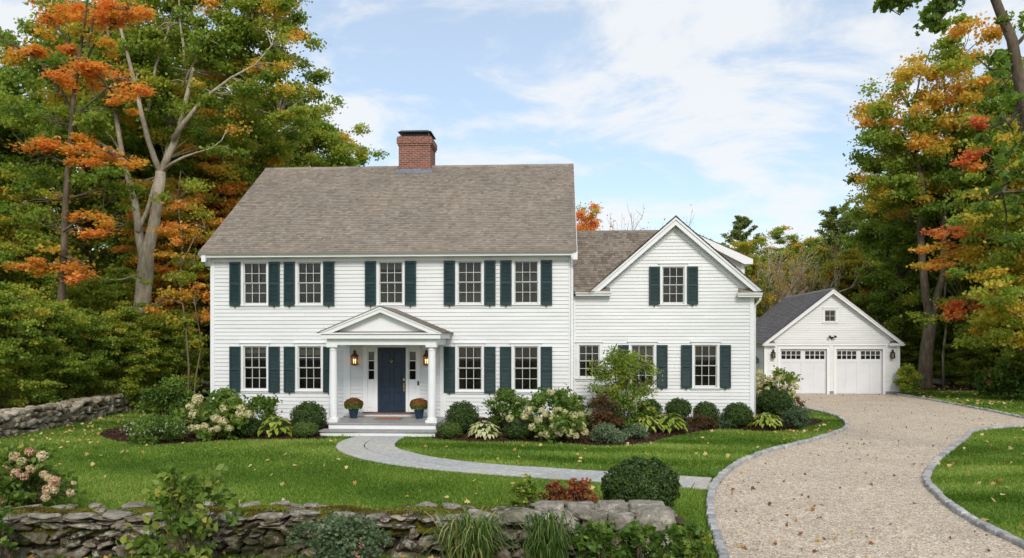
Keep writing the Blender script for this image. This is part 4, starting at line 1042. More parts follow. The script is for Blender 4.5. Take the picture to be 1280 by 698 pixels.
siding(gw, (0, AYB, 0), (1, 0, 0), (0, 1, 0), AX0, AX1, .16, 2.6, exp=.12, seed=55)
gw.build("wall", "siding", garage)
gc = MB(); gc.box(AX0 + .04, AX1 - .04, AY + .5, AYB - .05, .1, 2.6); gc.prism([(AX0 + .3, 2.6), (AX1 - .3, 2.6), (AC, 5.2)], AY + .5, AYB - .1); gc.build("wall_sheathing", "room_dark", garage)
gt = MB()
for x0, x1 in ((AX0 - .012, AX0 + .13), (AX1 - .13, AX1 + .012)):
    gt = MB(); gt.box(x0, x1, AY - .036, AY + .12, .14, 2.56); gt.build("corner_board", "trim", garage, bevel=.004)
gf = MB()
for a, b2 in ((AX0 - .0, 11.43), (14.08, 14.30), (16.93, AX1)): gf.box(a + .02, b2 - .02, AY - .03, AY + .2, -.05, .14)
gf.box(AX0 + .01, AX0 + .2, AY + .2, AYB, -.05, .14); gf.box(AX1 - .2, AX1 - .01, AY + .2, AYB, -.05, .14); gf.box(11.43, 16.93, AY + .03, AY + .4, -.05, .012)
gf.build("foundation", "concrete", garage)
gr = MB()
for sg in (-1, 1):
    e, t = (AC + sg * AH, AE - .03), (AC, AP - .03)
    gr.prism([e, t, (AC, AP - .26), (AC + sg * (AH - .27), AE - .03)], AY - .28, AY - .24)
    gr.prism([(AC + sg * AH, AE - .02), (AC, AP - .02), (AC, AP - .11), (AC + sg * (AH - .1), AE - .02)], AY - .31, AY - .282)
    gr.prism([(AC + sg * (AH - .1), AE - .03), (AC, AP - .12), (AC, AP - .16), (AC + sg * (AH - .145), AE - .03)], AY - .24, AY + .02)
    x0, x1 = sorted((AC + sg * (AH - .72), AC + sg * (AH + .0)))
    gr.box(x0, x1, AY - .25, AY + .02, 2.54, 2.59); gr.box(x0 - .02, x1 + .02, AY - .27, AY + .02, 2.592, 2.66)
    x0, x1 = sorted((AC + sg * (AH - .14), AC + sg * (AH + .03)))
    gr.box(x0, x1, AY + .021, AYB, 2.56, 2.66)
gr.build("rake_board", "trim", garage)
gro = MB(); S_len = math.hypot(AH + .05, (AH + .05) * asl)
for sg in (-1, 1):
    S_ = (-sg / math.hypot(1, asl), 0, asl / math.hypot(1, asl))
    shingles(gro, (AC + sg * (AH + .05), AY - .33, AE - .03), (0, 1, 0), S_, AYB - AY + .55, S_len, .14, 60 + sg)
    gro.prism([(AC + sg * (AH + .04), AE - .06), (AC, AP), (AC, AP - .03), (AC + sg * (AH + .04), AE - .09)], AY - .32, AYB + .2)
    x0, x1 = sorted((AC + sg * (AH - .66), AC + sg * (AH - .12)))
    gro.prism([(AY - .265, 2.662), (AY - .0, 2.80), (AY - .0, 2.662)], x0, x1, 'x')
gro.prism([(AC - .14, AP - .08), (AC, AP + .045), (AC + .14, AP - .08), (AC + .14, AP - .1), (AC, AP + .02), (AC - .14, AP - .1)], AY - .33, AYB + .2)
gro.build("roof", "garage_shingle", garage)
for a, b2 in GD:
    tr = MB(); fg.box(tr, a - .13, a, .0, GDH + .14, -.05, .045); fg.box(tr, b2, b2 + .13, .0, GDH + .14, -.05, .045); fg.box(tr, a, b2, GDH, GDH + .14, -.05, .044)
    fg.box(tr, a - .15, b2 + .15, GDH + .14, GDH + .17, -.05, .07)
    gdp = MB(); fg.box(gdp, a, b2, .015, 1.82, -.14, -.11); fg.box(gdp, a, b2, 2.26, GDH, -.14, -.10)
    mid = (a + b2) / 2
    for p, q in ((a, a + .07), (mid - .10, mid + .10), (b2 - .07, b2)): fg.box(gdp, p, q, .015, 2.26, -.139, -.0905)
    for p, q in ((a + .07, mid - .10), (mid + .10, b2 - .07)):
        fg.box(gdp, p, q, 1.66, 1.84, -.139, -.091); fg.box(gdp, p, q, .03, .17, -.139, -.091); fg.box(gdp, p, q, 2.255, 2.3, -.139, -.091)
        for i in range(1, 6):
            uu = p + (q - p) * i / 6
            if i == 3: fg.box(gdp, uu - .05, uu + .05, .17, 1.66, -.11, -.092)
            else: fg.box(gdp, uu - .012, uu + .012, .17, 1.66, -.11, -.106)
    gdo = gdp.build("garage_door", "garage_door_paint", garage)
    for p, q in ((a + .07, mid - .10), (mid + .10, b2 - .07)):
        wn_ = MB()
        for i in range(5):
            uu = p + (q - p) * i / 4; fg.box(wn_, uu - .018, uu + .018, 1.84, 2.255, -.135, -.10)
        fg.box(wn_, p + .018, q - .018, 2.035, 2.06, -.134, -.101); wo = wn_.build("door_window", "garage_door_paint", gdo)
    pn = MB(); fg.box(pn, a + .05, b2 - .05, 1.84, 2.255, -.146, -.142); pn.build("pane", "window_glass", gdo)
    bk_ = MB(); fg.box(bk_, a, b2, 1.6, GDH, -.45, -.44); bk_.build("door_recess", "room_dark", gdo)
    tr.build("door_casing", "trim", garage)
window(garage, fg, 13.87, 14.37, 3.84, 4.36, 2, 2, header=True, cas=.09)
lantern(garage, fg, 11.16, 1.92, .95, False); lantern(garage, fg, 17.25, 1.92, .95, False)
fl_ = MB(); fg.box(fl_, 14.09, 14.27, 2.93, 3.01, .02, .06)
for sx in (-.13, .13):
    fl_.tube([(14.18, AY - .06, 2.97), (14.18 + sx * .6, AY - .12, 2.99), (14.18 + sx, AY - .17, 3.03)], [.015, .015, .015], 6); fl_.tube([(14.18 + sx, AY - .13, 3.05), (14.18 + sx * 1.1, AY - .24, 3.00)], [.035, .065], 10)
fl_.tube([(14.18, AY - .06, 2.94), (14.18, AY - .1, 2.87)], [.03, .035], 8); fl_.build("floodlight", "iron", garage)
sdm = MB(); fgs.box(sdm, 43.66, 44.44, .16, 2.2, -.06, -.02)
for z0, z1 in ((.3, 1.0), (1.12, 2.08)):
    for u0, u1 in ((43.76, 44.0), (44.1, 44.34)): fgs.box(sdm, u0, u1, z0, z1, -.02, -.008)
sd_o = sdm.build("side_door", "shutter_paint", garage); kb = MB(); kb.tube([(AX0 + .02, 43.74, 1.1), (AX0 - .05, 43.74, 1.1), (AX0 - .07, 43.74, 1.1)], [.012, .03, .01], 8); kb.build("door_handle", "brass", sd_o)
sdc = MB(); fgs.box(sdc, 43.52, 43.66, .14, 2.32, -.05, .045); fgs.box(sdc, 44.44, 44.58, .14, 2.32, -.05, .045); fgs.box(sdc, 43.66, 44.44, 2.2, 2.32, -.05, .044); sdc.build("door_casing", "trim", garage)
lantern(garage, fgs, 43.15, 1.6, .8, False)

# ================================================================== STONE WALLS
def rock(rng, c, hx, hy, hz, rough=.16, sub=2, rot=0.0, tilt=0.0, boxy=False):
    """boulder-like block: a cube-sphere pushed towards a box and broken by noise"""
    n = 2 ** sub + 1; pts = {}; V = []; F = []
    g = np.linspace(-1, 1, n)
    def vid(p):
        k = tuple(np.round(p, 4))
        if k not in pts: pts[k] = len(V); V.append(p)
        return pts[k]
    for ax in range(3):
        for sg in (-1, 1):
            for i in range(n - 1):
                for j in range(n - 1):
                    q = []
                    for a, b2 in ((i, j), (i + 1, j), (i + 1, j + 1), (i, j + 1)):
                        p = np.zeros(3); p[ax] = sg; p[(ax + 1) % 3] = g[a]; p[(ax + 2) % 3] = g[b2]; q.append(vid(p))
                    F.append(q if sg > 0 else q[::-1])
    V = np.array(V); s = V / np.linalg.norm(V, axis=1)[:, None]; V = V * .86 + s * .17 if boxy else V * .62 + s * .48
    ph = rng.random(9) * 6.28
    for k in range(7):
        d = rng.normal(size=3); d /= np.linalg.norm(d)
        cut = rng.uniform(1.05, 1.3) if boxy else rng.uniform(.58, .9); t = V @ d; over = t > cut; V[over] -= np.outer(t[over] - cut, d) * .9
    nz_ = np.sin(V[:, 0] * 3.1 + ph[0]) * np.sin(V[:, 1] * 2.7 + ph[1]) + np.sin(V[:, 2] * 3.5 + ph[2]) * np.sin(V[:, 0] * 4.2 + ph[3]) + .6 * np.sin(V[:, 1] * 6 + ph[4]) * np.sin(V[:, 2] * 5 + ph[5])
    nf = np.sin(V[:, 0] * 9 + ph[6]) * np.sin(V[:, 1] * 8 + ph[7]) * np.sin(V[:, 2] * 10 + ph[8]) if sub > 2 and not boxy else 0
    V = V * (1 + rough * .5 * nz_ + rough * .35 * nf)[:, None] + rng.normal(size=V.shape) * rough * .15
    V = V * np.array((hx, hy, hz))
    ct, st = math.cos(tilt), math.sin(tilt); V = V @ np.array(((ct, 0, st), (0, 1, 0), (-st, 0, ct))).T
    cr, sr = math.cos(rot), math.sin(rot); V = V @ np.array(((cr, -sr, 0), (sr, cr, 0), (0, 0, 1))).T
    return V + np.array(c), np.array(F)
class Rocks:
    def __init__(s): s.V, s.F, s.n = [], [], 0
    def add(s, VF): s.V.append(VF[0]); s.F.append(VF[1] + s.n); s.n += len(VF[0])
    def build(s, name, mat, parent): return np_mesh(name, np.concatenate(s.V), [np.concatenate(s.F)], mat, parent)

def stone_wall(root, line, hgt, thick, rows, lmin, lmax, seed, mat, sub=2, hvar=.42):
    rng = np.random.default_rng(seed); R = Rocks()
    seg = np.linalg.norm(np.diff(line, axis=0), axis=1); cum = np.concatenate(([0], np.cumsum(seg))); L = cum[-1]
    at = lambda s: np.array([np.interp(s, cum, line[:, k]) for k in (0, 1)])
    def frame(s): d = at(min(s + .1, L)) - at(max(s - .1, 0)); d /= np.linalg.norm(d); return d, np.array((-d[1], d[0])), math.atan2(d[1], d[0])
    for side in (-1, 1):
        z = -.04; hs_ = rng.uniform(1 - hvar, 1 + hvar, rows) * np.linspace(1.25, .8, rows); hs_ *= (hgt + .04) / hs_.sum()
        for r in range(rows):
            rh = hs_[r]
            s = rng.uniform(-.2, 0)
            while s < L:
                l = rng.uniform(lmin, lmax) * (1.15 if r == 0 else 1.0); m_ = min(max(s + l / 2, 0), L); d, nn, an = frame(m_); p = at(m_)
                dp = thick * rng.uniform(.24, .33); hh = rh * rng.uniform(.85, 1.15)
                if rng.random() < .16 and r < rows - 1:      # split into two thin stones
                    for q in (0, 1):
                        R.add(rock(rng, (*(p + nn * side * (thick * .5 - dp * rng.uniform(.75, 1.0))), z + hh * (.25 + .5 * q)), l * .52, dp, hh * .29, .17, sub, an + rng.normal() * .05, rng.normal() * .06))
                else:
                    R.add(rock(rng, (*(p + nn * side * (thick * .5 - dp * rng.uniform(.7, 1.05))), z + hh / 2 + rng.normal() * rh * .16), l * .53, dp, hh * .56 * rng.uniform(.85, 1.3), .18, sub, an + rng.normal() * .07, rng.normal() * .16))
                s += l * .97
            z += rh
    body = R.build("stone_courses", mat, root)
    hearting = MB()
    for i in range(len(line) - 1):
        a, b2 = line[i], line[i + 1]; d = b2 - a; d = d / np.linalg.norm(d); nn = np.array((-d[1], d[0])) * thick * .26
        q = [a + nn, b2 + nn, b2 - nn, a - nn]
        hearting.add([(p[0], p[1], -.05) for p in q] + [(p[0], p[1], hgt * .86) for p in q], [(4, 5, 6, 7), (0, 1, 5, 4), (1, 2, 6, 5), (2, 3, 7, 6), (3, 0, 4, 7)])
    hearting.build("wall_hearting", "soil", root)
    return at, frame, L, rng
near_line = smooth_line([(-10.5, 9.85), (-7.5, 10.08), (-4.3, 10.42), (-1.0, 10.50), (1.45, 10.85)], 6)
nw = world_thing("stone_wall", "low mossy dry stone wall across the front of the lawn", "stone wall", (-4.3, 10.4, 0))
at, frame, NL, rg = stone_wall(nw, near_line, .52, .82, 5, .12, .42, 5, "field_stone", 3)
s = 0.0; k = 0
while s < NL - .3:                                      # capstones lie along both edges, moss between
    for side in (-1, 1):
        if side == 1 and rg.random() < .3: continue
        if s < NL * .72 and rg.random() < (.35 if side == -1 else .12): continue
        l = rg.uniform(.28, .62) if s > NL * .7 else rg.uniform(.16, .42); m_ = min(s + l / 2, NL - .2); d, nn, an = frame(m_); p = at(m_)
        Vr, Fr_ = rock(rg, (*(p + nn * side * rg.uniform(.24, .33)), .525 + rg.uniform(0, .025)), l * .5, rg.uniform(.13, .2) * (1 if s > NL * .7 else .7), rg.uniform(.045, .07) * (1 if s > NL * .7 else .7), .16, 3, an + rg.normal() * .12, rg.normal() * .05)
        np_mesh("capstone", Vr, [Fr_], "cap_stone", nw); k += 1
    s += .5 if s < NL * .7 else .42
for (x, y, z, hx, hy, hz_, r_) in ((1.24, 10.52, .48, .25, .24, .13, .06), (1.2, 10.98, .50, .24, .2, .10, .04), (1.22, 10.54, .18, .27, .24, .18, .02), (.80, 10.44, .47, .17, .2, .10, -.03), (.44, 10.42, .475, .16, .19, .09, .05), (.08, 10.38, .465, .18, .18, .10, .0), (-.30, 10.36, .48, .17, .18, .085, -.05), (.72, 10.95, .525, .2, .18, .07, .05), (.28, 10.92, .52, .19, .17, .065, .02), (-.15, 10.9, .52, .2, .18, .065, .02)):
    Vr, Fr_ = rock(rg, (x, y, z), hx, hy, hz_, .05, 3, r_, 0.0, True)
    np_mesh("end_block" if x > 1 else "capstone", Vr, [Fr_], "cap_stone", nw)
ms = Leaves(rg)
def moss():
    n = 90; k = 7; V = []; F = []
    for i in range(n + 1):
        s_ = NL * .80 * i / n; d, nn, an = frame(s_); p = at(s_)
        for j in range(k):
            v_ = (j / (k - 1) - .5) * 2
            w_ = .34 + .05 * math.sin(s_ * 5.3) + .03 * math.sin(s_ * 13)
            q = p + nn * v_ * w_
            z_ = .535 - .2 * abs(v_) ** 4 + .022 * math.sin(s_ * 6 + j) + .018 * math.sin(s_ * 17 + j * 2.1) + rg.normal() * .008
            if math.sin(s_ * 2.3) + math.sin(s_ * 5.1 + 1) + .6 * math.sin(s_ * 1.1 + j) < -1.1: z_ -= .07
            V.append((q[0], q[1], z_))
    for i in range(n):
        for j in range(k - 1): F.append((i * k + j, i * k + j + 1, (i + 1) * k + j + 1, (i + 1) * k + j))
    np_mesh("moss", V, [np.array(F)], "moss", nw, smooth=True)
moss()
mt = Leaves(rg); n = 22000; ss = rg.random(n) * NL * .8; vv = np.clip(rg.normal(size=n) * .22, -.4, .4)
PP = np.array([[*(at(a) + frame(a)[1] * b2),   .56 - .15 * (abs(b2) / .36) ** 4 + .02 * math.sin(a * 6)] for a, b2 in zip(ss, vv)])
keep = (np.sin(ss * 2.3) + np.sin(ss * 5.1 + 1) + rg.normal(size=n) * .3) > -1.0
mt.put(PP[keep], rg.normal(size=(keep.sum(), 3)) * .6 + np.array((0, 0, .7)), rg.uniform(.018, .034, keep.sum()), np.clip(.45 + .4 * np.sin(ss[keep] * 3.1 + 2 * vv[keep] * 5) + rg.normal(size=keep.sum()) * .15, 0, 1))
leaf_mat("moss_tuft", [(0.0, (0.09, 0.055, 0.014)), (0.4, (0.17, 0.15, 0.018)), (0.7, (0.26, 0.27, 0.03)), (1.0, (0.12, 0.19, 0.03))], .6, 0, .2, .9, .1)
mt.build("moss_tuft", "moss_tuft", nw, 'diamond')

lw_line = smooth_line([(-16.0, 14.0), (-16.3, 18.0), (-16.45, 22.0), (-16.85, 26.3), (-18.0, 32.6), (-18.4, 34.5)], 6)
lw = world_thing("stone_wall", "old rubble stone wall between the lawn and the woods, left of the house", "stone wall", (-16.5, 24, 0))
stone_wall(lw, lw_line, .72, .8, 4, .18, .50, 6, "old_wall_stone", 2)
bw_line = smooth_line([(-18.6, 36.2), (-15.5, 37.6), (-12.5, 39.2), (-8, 41)], 5)
bw = world_thing("stone_wall", "short stretch of rubble wall at the wood edge behind the left house corner", "stone wall", (-14, 38.4, 0))
stone_wall(bw, bw_line, .85, .8, 4, .25, .6, 9, "old_wall_stone", 2)

# ================================================================== TREES
def limb_pts(p0, d, L, n, rng, curve=.25, wob=.06):
    pts = [np.array(p0, float)]; d = np.array(d, float); d /= np.linalg.norm(d)
    for i in range(n):
        d = d + np.array((0, 0, curve / n)) + rng.normal(size=3) * wob; d /= np.linalg.norm(d); pts.append(pts[-1] + d * L / n)
    return pts
def tree_parts(root, rng, H, hb, R, tr, bark_, leafmat, leaf=.17, nl=16, per=95, tint=lambda h, rng: .2, clr=(.55, .95), flatn=.55, tmpl='broad', lean=(0, 0), prof=None, twigs=True, tj=.05):
    prof = prof or (lambda t: (1 - abs(2 * t - .75) ** 2.2 * .75) if t < .9 else .45)
    mb = MB(); Lv = Leaves(rng); n = 8
    tp = [np.array((lean[0] * (i / n) ** 1.5 + rng.normal() * .06 * H / 12 * (i > 0), lean[1] * (i / n) + rng.normal() * .06 * H / 12 * (i > 0), H * .95 * i / n - (.1 if i == 0 else 0))) for i in range(n + 1)]
    trr = [tr * (1.35 if i == 0 else 1) * (1 - .92 * (i / n) ** 1.1) + .012 for i in range(n + 1)]
    mb.tube(tp, trr, 9)
    T = lambda t: np.array([np.interp(t * n, range(n + 1), [p[k] for p in tp]) for k in range(3)])
    Rr = lambda t: np.interp(t * n, range(n + 1), trr)
    az = rng.random() * 6.28
    for i in range(nl):
        f = (i + rng.random() * .6) / nl; t = hb / H + (1 - hb / H) * f * .96; t = min(t, .97); az += 2.4 + rng.normal() * .3
        el = rng.uniform(.25, .6) + .55 * f; L = R * prof(f) * rng.uniform(.75, 1.15)
        d = (math.cos(az) * math.cos(el), math.sin(az) * math.cos(el), math.sin(el))
        pts = limb_pts(T(t), d, L, 5, rng, .2); r0 = Rr(t) * .55
        mb.tube(pts, [r0 * (1 - .85 * j / 5) + .008 for j in range(6)], 5, False)
        for s_ in (.42, .62, .8, 1.0):
            if s_ < .5 and L < R * .6: continue
            p = np.array([np.interp(s_ * 5, range(6), [q[k] for q in pts]) for k in range(3)])
            for q_ in range(4 if s_ < .9 else 3):
                c = p + rng.normal(size=3) * np.array((1, 1, .6)) * R * .17
                if twigs: mb.tube([p, (p + c) / 2 + rng.normal(size=3) * .06, c], [.02, .013, .006], 3, False)
                r = rng.uniform(*clr) * R / 4.0 * .72
                Lv.cluster(c, (r, r, r * flatn), int(per * .46 * rng.uniform(.5, 1.4)), leaf, tint(c[2] / H, rng), tj)
    mb.build("trunk", bark_, root, smooth=True)
    Lv.build("crown", leafmat, root, tmpl)
def copy_tree(o, label, loc, rotz, sc=1.0, group=None):
    c = o.copy(); COL.objects.link(c); c.location = loc; c.rotation_euler = (0, 0, rotz); c.scale = (sc,) * 3 if not isinstance(sc, tuple) else sc; c["label"] = label
    if group: c["group"] = group
    elif "group" in c: del c["group"]
    for ch in o.children:
        d = ch.copy(); COL.objects.link(d); d.parent = c
        for g in ch.children:
            e = g.copy(); COL.objects.link(e); e.parent = d
    return c

rt = np.random.default_rng(101)
mix = lambda lo, hi: (lambda h, r: r.uniform(lo, hi))
def patchy(base, hot, p): return lambda h, r: (r.uniform(*hot) if r.random() < p else r.uniform(*base))
PROTO = {}
def proto(key, name, **kw):
    o = thing(name, "tree", "tree"); tree_parts(o, np.random.default_rng(kw.pop('seed')), **kw)
    PROTO[key] = [o, False]
proto('oak_a', 'broadleaf_tree', seed=1, H=18, hb=4.5, R=4.6, tr=.30, bark_='bark_brown', leafmat='autumn_leaf', nl=24, per=360, leaf=.165, tint=patchy((.24, .46), (.5, .74), .09))
proto('oak_b', 'broadleaf_tree', seed=2, H=17, hb=3.2, R=4.2, tr=.26, bark_='bark_dark', leafmat='autumn_leaf', nl=24, per=360, leaf=.165, tint=patchy((.18, .42), (.45, .58), .07))
proto('oak_c', 'broadleaf_tree', seed=3, H=16, hb=2.5, R=3.8, tr=.24, bark_='bark_brown', leafmat='autumn_leaf', nl=22, per=360, leaf=.16, tint=patchy((.22, .42), (.5, .72), .16))
proto('maple_o', 'maple_tree', seed=4, H=13, hb=2.5, R=3.6, tr=.17, bark_='bark_dark', leafmat='autumn_leaf', nl=20, per=360, leaf=.15, tint=patchy((.6, .85), (.3, .5), .35), flatn=.35)
proto('maple_y', 'maple_tree', seed=5, H=11, hb=1.5, R=3.2, tr=.15, bark_='bark_dark', leafmat='autumn_leaf', nl=20, per=360, leaf=.15, tint=patchy((.42, .62), (.25, .4), .35), flatn=.45)
proto('round_o', 'maple_tree', seed=14, H=12, hb=2, R=3.2, tr=.16, bark_='bark_dark', leafmat='autumn_leaf', nl=26, per=360, leaf=.15, tint=patchy((.74, .92), (.5, .65), .25), flatn=.6)
proto('under', 'understory_tree', seed=6, H=6, hb=.5, R=2.6, tr=.08, bark_='bark_dark', leafmat='autumn_leaf', nl=22, per=330, leaf=.125, tint=patchy((.24, .48), (.5, .6), .02), flatn=.4, clr=(.6, 1.0))
def put(key, label, px, Y, H=None, rot=None, group=None, sx=1.0):
    o, used = PROTO[key]; x = W(px, 425, Y)[0]; sc = 1.0 if H is None else H / PROTO_H[key]
    rot = rt.random() * 6.28 if rot is None else rot
    if not used:
        PROTO[key][1] = True; o.location = (x, Y, 0); o.rotation_euler = (0, 0, rot); o.scale = (sc * sx, sc * sx, sc); o["label"] = label
        if group: o["group"] = group
        return o
    return copy_tree(o, label, (x, Y, 0), rot, (sc * sx, sc * sx, sc), group)
PROTO_H = {'oak_a': 18, 'oak_b': 17, 'oak_c': 16, 'maple_o': 13, 'maple_y': 11, 'under': 6, 'round_o': 12}

# --- the pale forked tree left of the house
def px_limb(mb, pts, r0, r1, Y, k=8, dy=0.0):
    P = [W(x, y, Y) + np.array((0, dy * i / max(1, len(pts) - 1), 0)) for i, (x, y) in enumerate(pts)]
    mb.tube(P, [r0 + (r1 - r0) * i / (len(pts) - 1) for i in range(len(pts))], k)
    return P
HY = 33.5
b0 = W(170, 425, HY); hero = world_thing("forked_tree", "tall tree with thick pale grey trunk forking above the shrubs left of the house", "tree", (b0[0], HY, 0))
mb = MB(); tips = []
mb.tube([W(167, 508, HY), W(169, 470, HY), W(173, 420, HY), W(175, 396, HY), W(179, 368, HY), W(181, 345, HY), W(183, 322, HY), W(188, 300, HY), W(194, 272, HY), W(198, 245, HY), W(201, 215, HY)],
        [.46, .38, .34, .33, .34, .36, .31, .25, .23, .22, .22], 12)
def limb(pts, r0, r1, dy):
    P = px_limb(mb, pts, r0, r1, HY, 8, dy)
    for i in range(len(P)):
        if i >= len(P) // 2: tips.append(P[i])
    return P
limb([(180, 325), (172, 300), (167, 275), (161, 250), (154, 235), (140, 190), (128, 130), (120, 70), (112, 10), (108, -40)], .20, .05, 1.5)
limb([(172, 290), (176, 262), (181, 215), (184, 190), (186, 140)], .10, .03, 2.0)
limb([(201, 217), (196, 200), (190, 175), (185, 145), (180, 110), (172, 70), (167, 42), (160, 0), (152, -50)], .14, .03, -1.5)
limb([(185, 140), (192, 80), (206, 30), (212, -20), (220, -60)], .07, .02, .8)
limb([(201, 217), (208, 195), (214, 178), (220, 155), (224, 132), (229, 100), (231, 82), (240, 55), (256, 35), (282, 20), (300, 5)], .17, .02, 1.2)
limb([(231, 85), (233, 60), (232, 35), (234, 0), (240, -50)], .07, .02, -1.0)
limb([(228, 110), (240, 95), (252, 85), (262, 60)], .05, .012, -1.0)
limb([(216, 175), (230, 158), (244, 145), (258, 132), (273, 122), (300, 105), (330, 92), (352, 70)], .12, .02, -1.2)
limb([(203, 214), (220, 206), (237, 201), (258, 197), (280, 194), (296, 186)], .08, .015, -1.5)
limb([(270, 122), (300, 128), (340, 140), (372, 150)], .05, .01, 1.0)
limb([(176, 342), (160, 350), (140, 352), (120, 358), (95, 350)], .035, .01, -1.5)
Lv = Leaves(np.random.default_rng(55)); rh = np.random.default_rng(56)
def px_cluster(Lv, mb, lst, Y, n_per, leaf, tint, tj=.05, twig_from=None, dyr=2.0, dens=1.0, **kw):
    for (x, y, rx, rz) in lst:
        k = max(1, int(rx / 7))
        for j in range(k):
            xx = x + (rh.random() - .5) * 2 * max(0, rx - 7); yy = y + rh.normal() * rz * .5
            c = W(xx, yy, Y) + np.array((0, rh.uniform(-dyr, dyr), 0)); r = min(rx, 15) / ppm(Y) * rh.uniform(.6, 1.2); rzz = min(max(rz, 6), 11) / ppm(Y) * rh.uniform(.45, .9)
            Lv.cluster(c, (r, r, rzz), int(n_per * .46 * rh.uniform(.5, 1.4)), leaf, tint(rh), tj, **kw)
            if twig_from is not None and len(twig_from):
                q = min(twig_from, key=lambda t: np.linalg.norm((t - c) * np.array((1, 1, 1.6))) + (3 if t[2] > c[2] + .5 else 0))
                mb.tube([q, (q + c) / 2 + rh.normal(size=3) * .12 + np.array((0, 0, .1)), c], [.028, .018, .007], 4, False)
gm = lambda r: r.uniform(.20, .42) if r.random() < .9 else r.uniform(.45, .66)
om = lambda r: r.uniform(.58, .78) if r.random() < .7 else r.uniform(.3, .5)
crown_g = [(200, 20, 40, 22), (245, 20, 40, 20), (285, 25, 36, 22), (325, 30, 30, 20), (300, 60, 36, 18), (345, 60, 30, 16), (375, 55, 22, 20), (388, 80, 20, 16), (265, 65, 30, 16), (330, 95, 36, 18), (372, 115, 24, 20), (390, 128, 20, 14),
           (240, 60, 30, 16), (205, 60, 34, 16), (160, 40, 34, 18), (150, 75, 34, 16), (200, 100, 30, 14), (285, 100, 34, 16), (255, 165, 30, 14), (150, 200, 30, 14), (290, 165, 30, 16), (315, 140, 30, 14), (345, 155, 28, 16), (140, -20, 60, 30), (220, -25, 60, 30), (300, -15, 50, 26), (345, 0, 24, 20), (165, 232, 28, 10), (130, 150, 26, 12)]
px_cluster(Lv, mb, [(250, 70, 22, 9), (282, 22, 24, 10), (262, 50, 18, 8), (300, 8, 20, 9), (330, 92, 22, 9), (350, 72, 18, 8), (300, 108, 22, 9), (272, 128, 18, 8), (236, 20, 20, 10), (215, -10, 22, 10), (110, 40, 20, 10), (122, 90, 18, 9), (200, 50, 16, 9), (185, 110, 14, 8), (172, 60, 18, 9), (285, 190, 18, 7), (345, 145, 18, 8), (372, 150, 16, 8)], HY - .4, 420, .14, gm, .05, tips, .7)
px_cluster(Lv, mb, [(130 + rh.random() * 240, -20 + rh.random() * 190, 15, 8) for _ in range(16)], HY + .6, 300, .135, om, .06, tips, 1.6)
crown_x = [(140 + rh.random() * 230, -50 + rh.random() * 190, 30, 16) for _ in range(34)] + [(110 + rh.random() * 110, 20 + rh.random() * 160, 28, 14) for _ in range(14)]
px_cluster(Lv, mb, crown_g + crown_x, HY + 1.6, 520, .145, gm, .05, tips)
px_cluster(Lv, mb, [(365, 95, 14, 26), (355, 60, 16, 18), (335, 20, 24, 14), (375, 140, 12, 16), (290, 140, 18, 22), (300, 120, 14, 10), (250, 110, 14, 8), (210, 140, 12, 6)], HY - .5, 220, .13, om, .05, tips, 1.0)
px_cluster(Lv, mb, [(150, 352, 34, 8), (110, 362, 24, 8)], HY - 2, 60, .15, lambda r: r.uniform(.25, .4), .05, None, .6)
mb.build("trunk", "bark_pale", hero, smooth=True); Lv.build("crown", "autumn_leaf", hero, 'broad')

# --- orange sprayed maple in front of the wood
MYT = 28.5
b0 = W(75, 425, MYT); mo = world_thing("maple_tree", "slender maple with flat layers of bright orange leaves at the left wood edge", "tree", (b0[0], MYT, 0))
mb = MB(); HYs = HY; tips = []
P = [W(74, 520, MYT), W(74, 440, MYT), W(76, 388, MYT), W(79, 332, MYT), W(81, 290, MYT), W(82, 250, MYT), W(86, 200, MYT), W(89, 158, MYT), W(92, 122, MYT), W(99, 72, MYT), W(105, 33, MYT), W(112, -20, MYT)]
mb.tube(P, [.22, .17, .15, .135, .125, .115, .10, .09, .08, .06, .045, .02], 9); tips += P[4:]
for pts in ([(89, 160), (98, 140), (118, 122), (140, 112), (165, 105)], [(90, 150), (75, 110), (58, 85), (40, 68)], [(86, 200), (110, 190), (140, 192), (165, 200)], [(86, 205), (60, 195), (40, 190)], [(81, 290), (100, 275), (125, 270), (150, 280)],
            [(79, 330), (60, 335), (40, 335)], [(80, 320), (92, 325), (105, 330)], [(99, 75), (120, 50), (140, 30), (165, 15)], [(97, 80), (80, 45), (62, 20)], [(110, 60), (118, 20), (125, -20)]):
    q = [W(x, y, MYT) + np.array((0, (i / 4 - .3) * rh.uniform(-1.5, .8), 0)) for i, (x, y) in enumerate(pts)]; mb.tube(q, [.05 * (1 - .75 * i / len(q)) for i in range(len(q))], 5, False); tips += q[1:]
Lv = Leaves(np.random.default_rng(66))
ob = lambda r: r.uniform(.70, .86); oy = lambda r: r.uniform(.45, .70); gg = lambda r: r.uniform(.18, .38)
px_cluster(Lv, mb, [(75, 10, 40, 11), (120, 20, 44, 10), (165, 20, 30, 10), (60, 25, 24, 9), (150, 3, 40, 9), (50, 66, 34, 8), (78, 62, 14, 8), (140, 95, 40, 11), (170, 112, 30, 11), (120, 88, 22, 9), (82, 92, 20, 12), (92, 110, 14, 8), (155, 130, 20, 9), (165, 145, 9, 8),
                    (75, 182, 36, 9), (120, 190, 44, 10), (155, 205, 22, 8), (110, 210, 22, 8), (50, 190, 26, 8), (105, 272, 28, 9), (135, 285, 26, 9), (118, 292, 18, 7), (45, 338, 28, 8), (90, 335, 22, 12), (104, 350, 14, 9), (60, 330, 14, 6)], MYT, 300, .115, ob, .05, tips, .55, up=1.1, out=.25, rnd=.45)
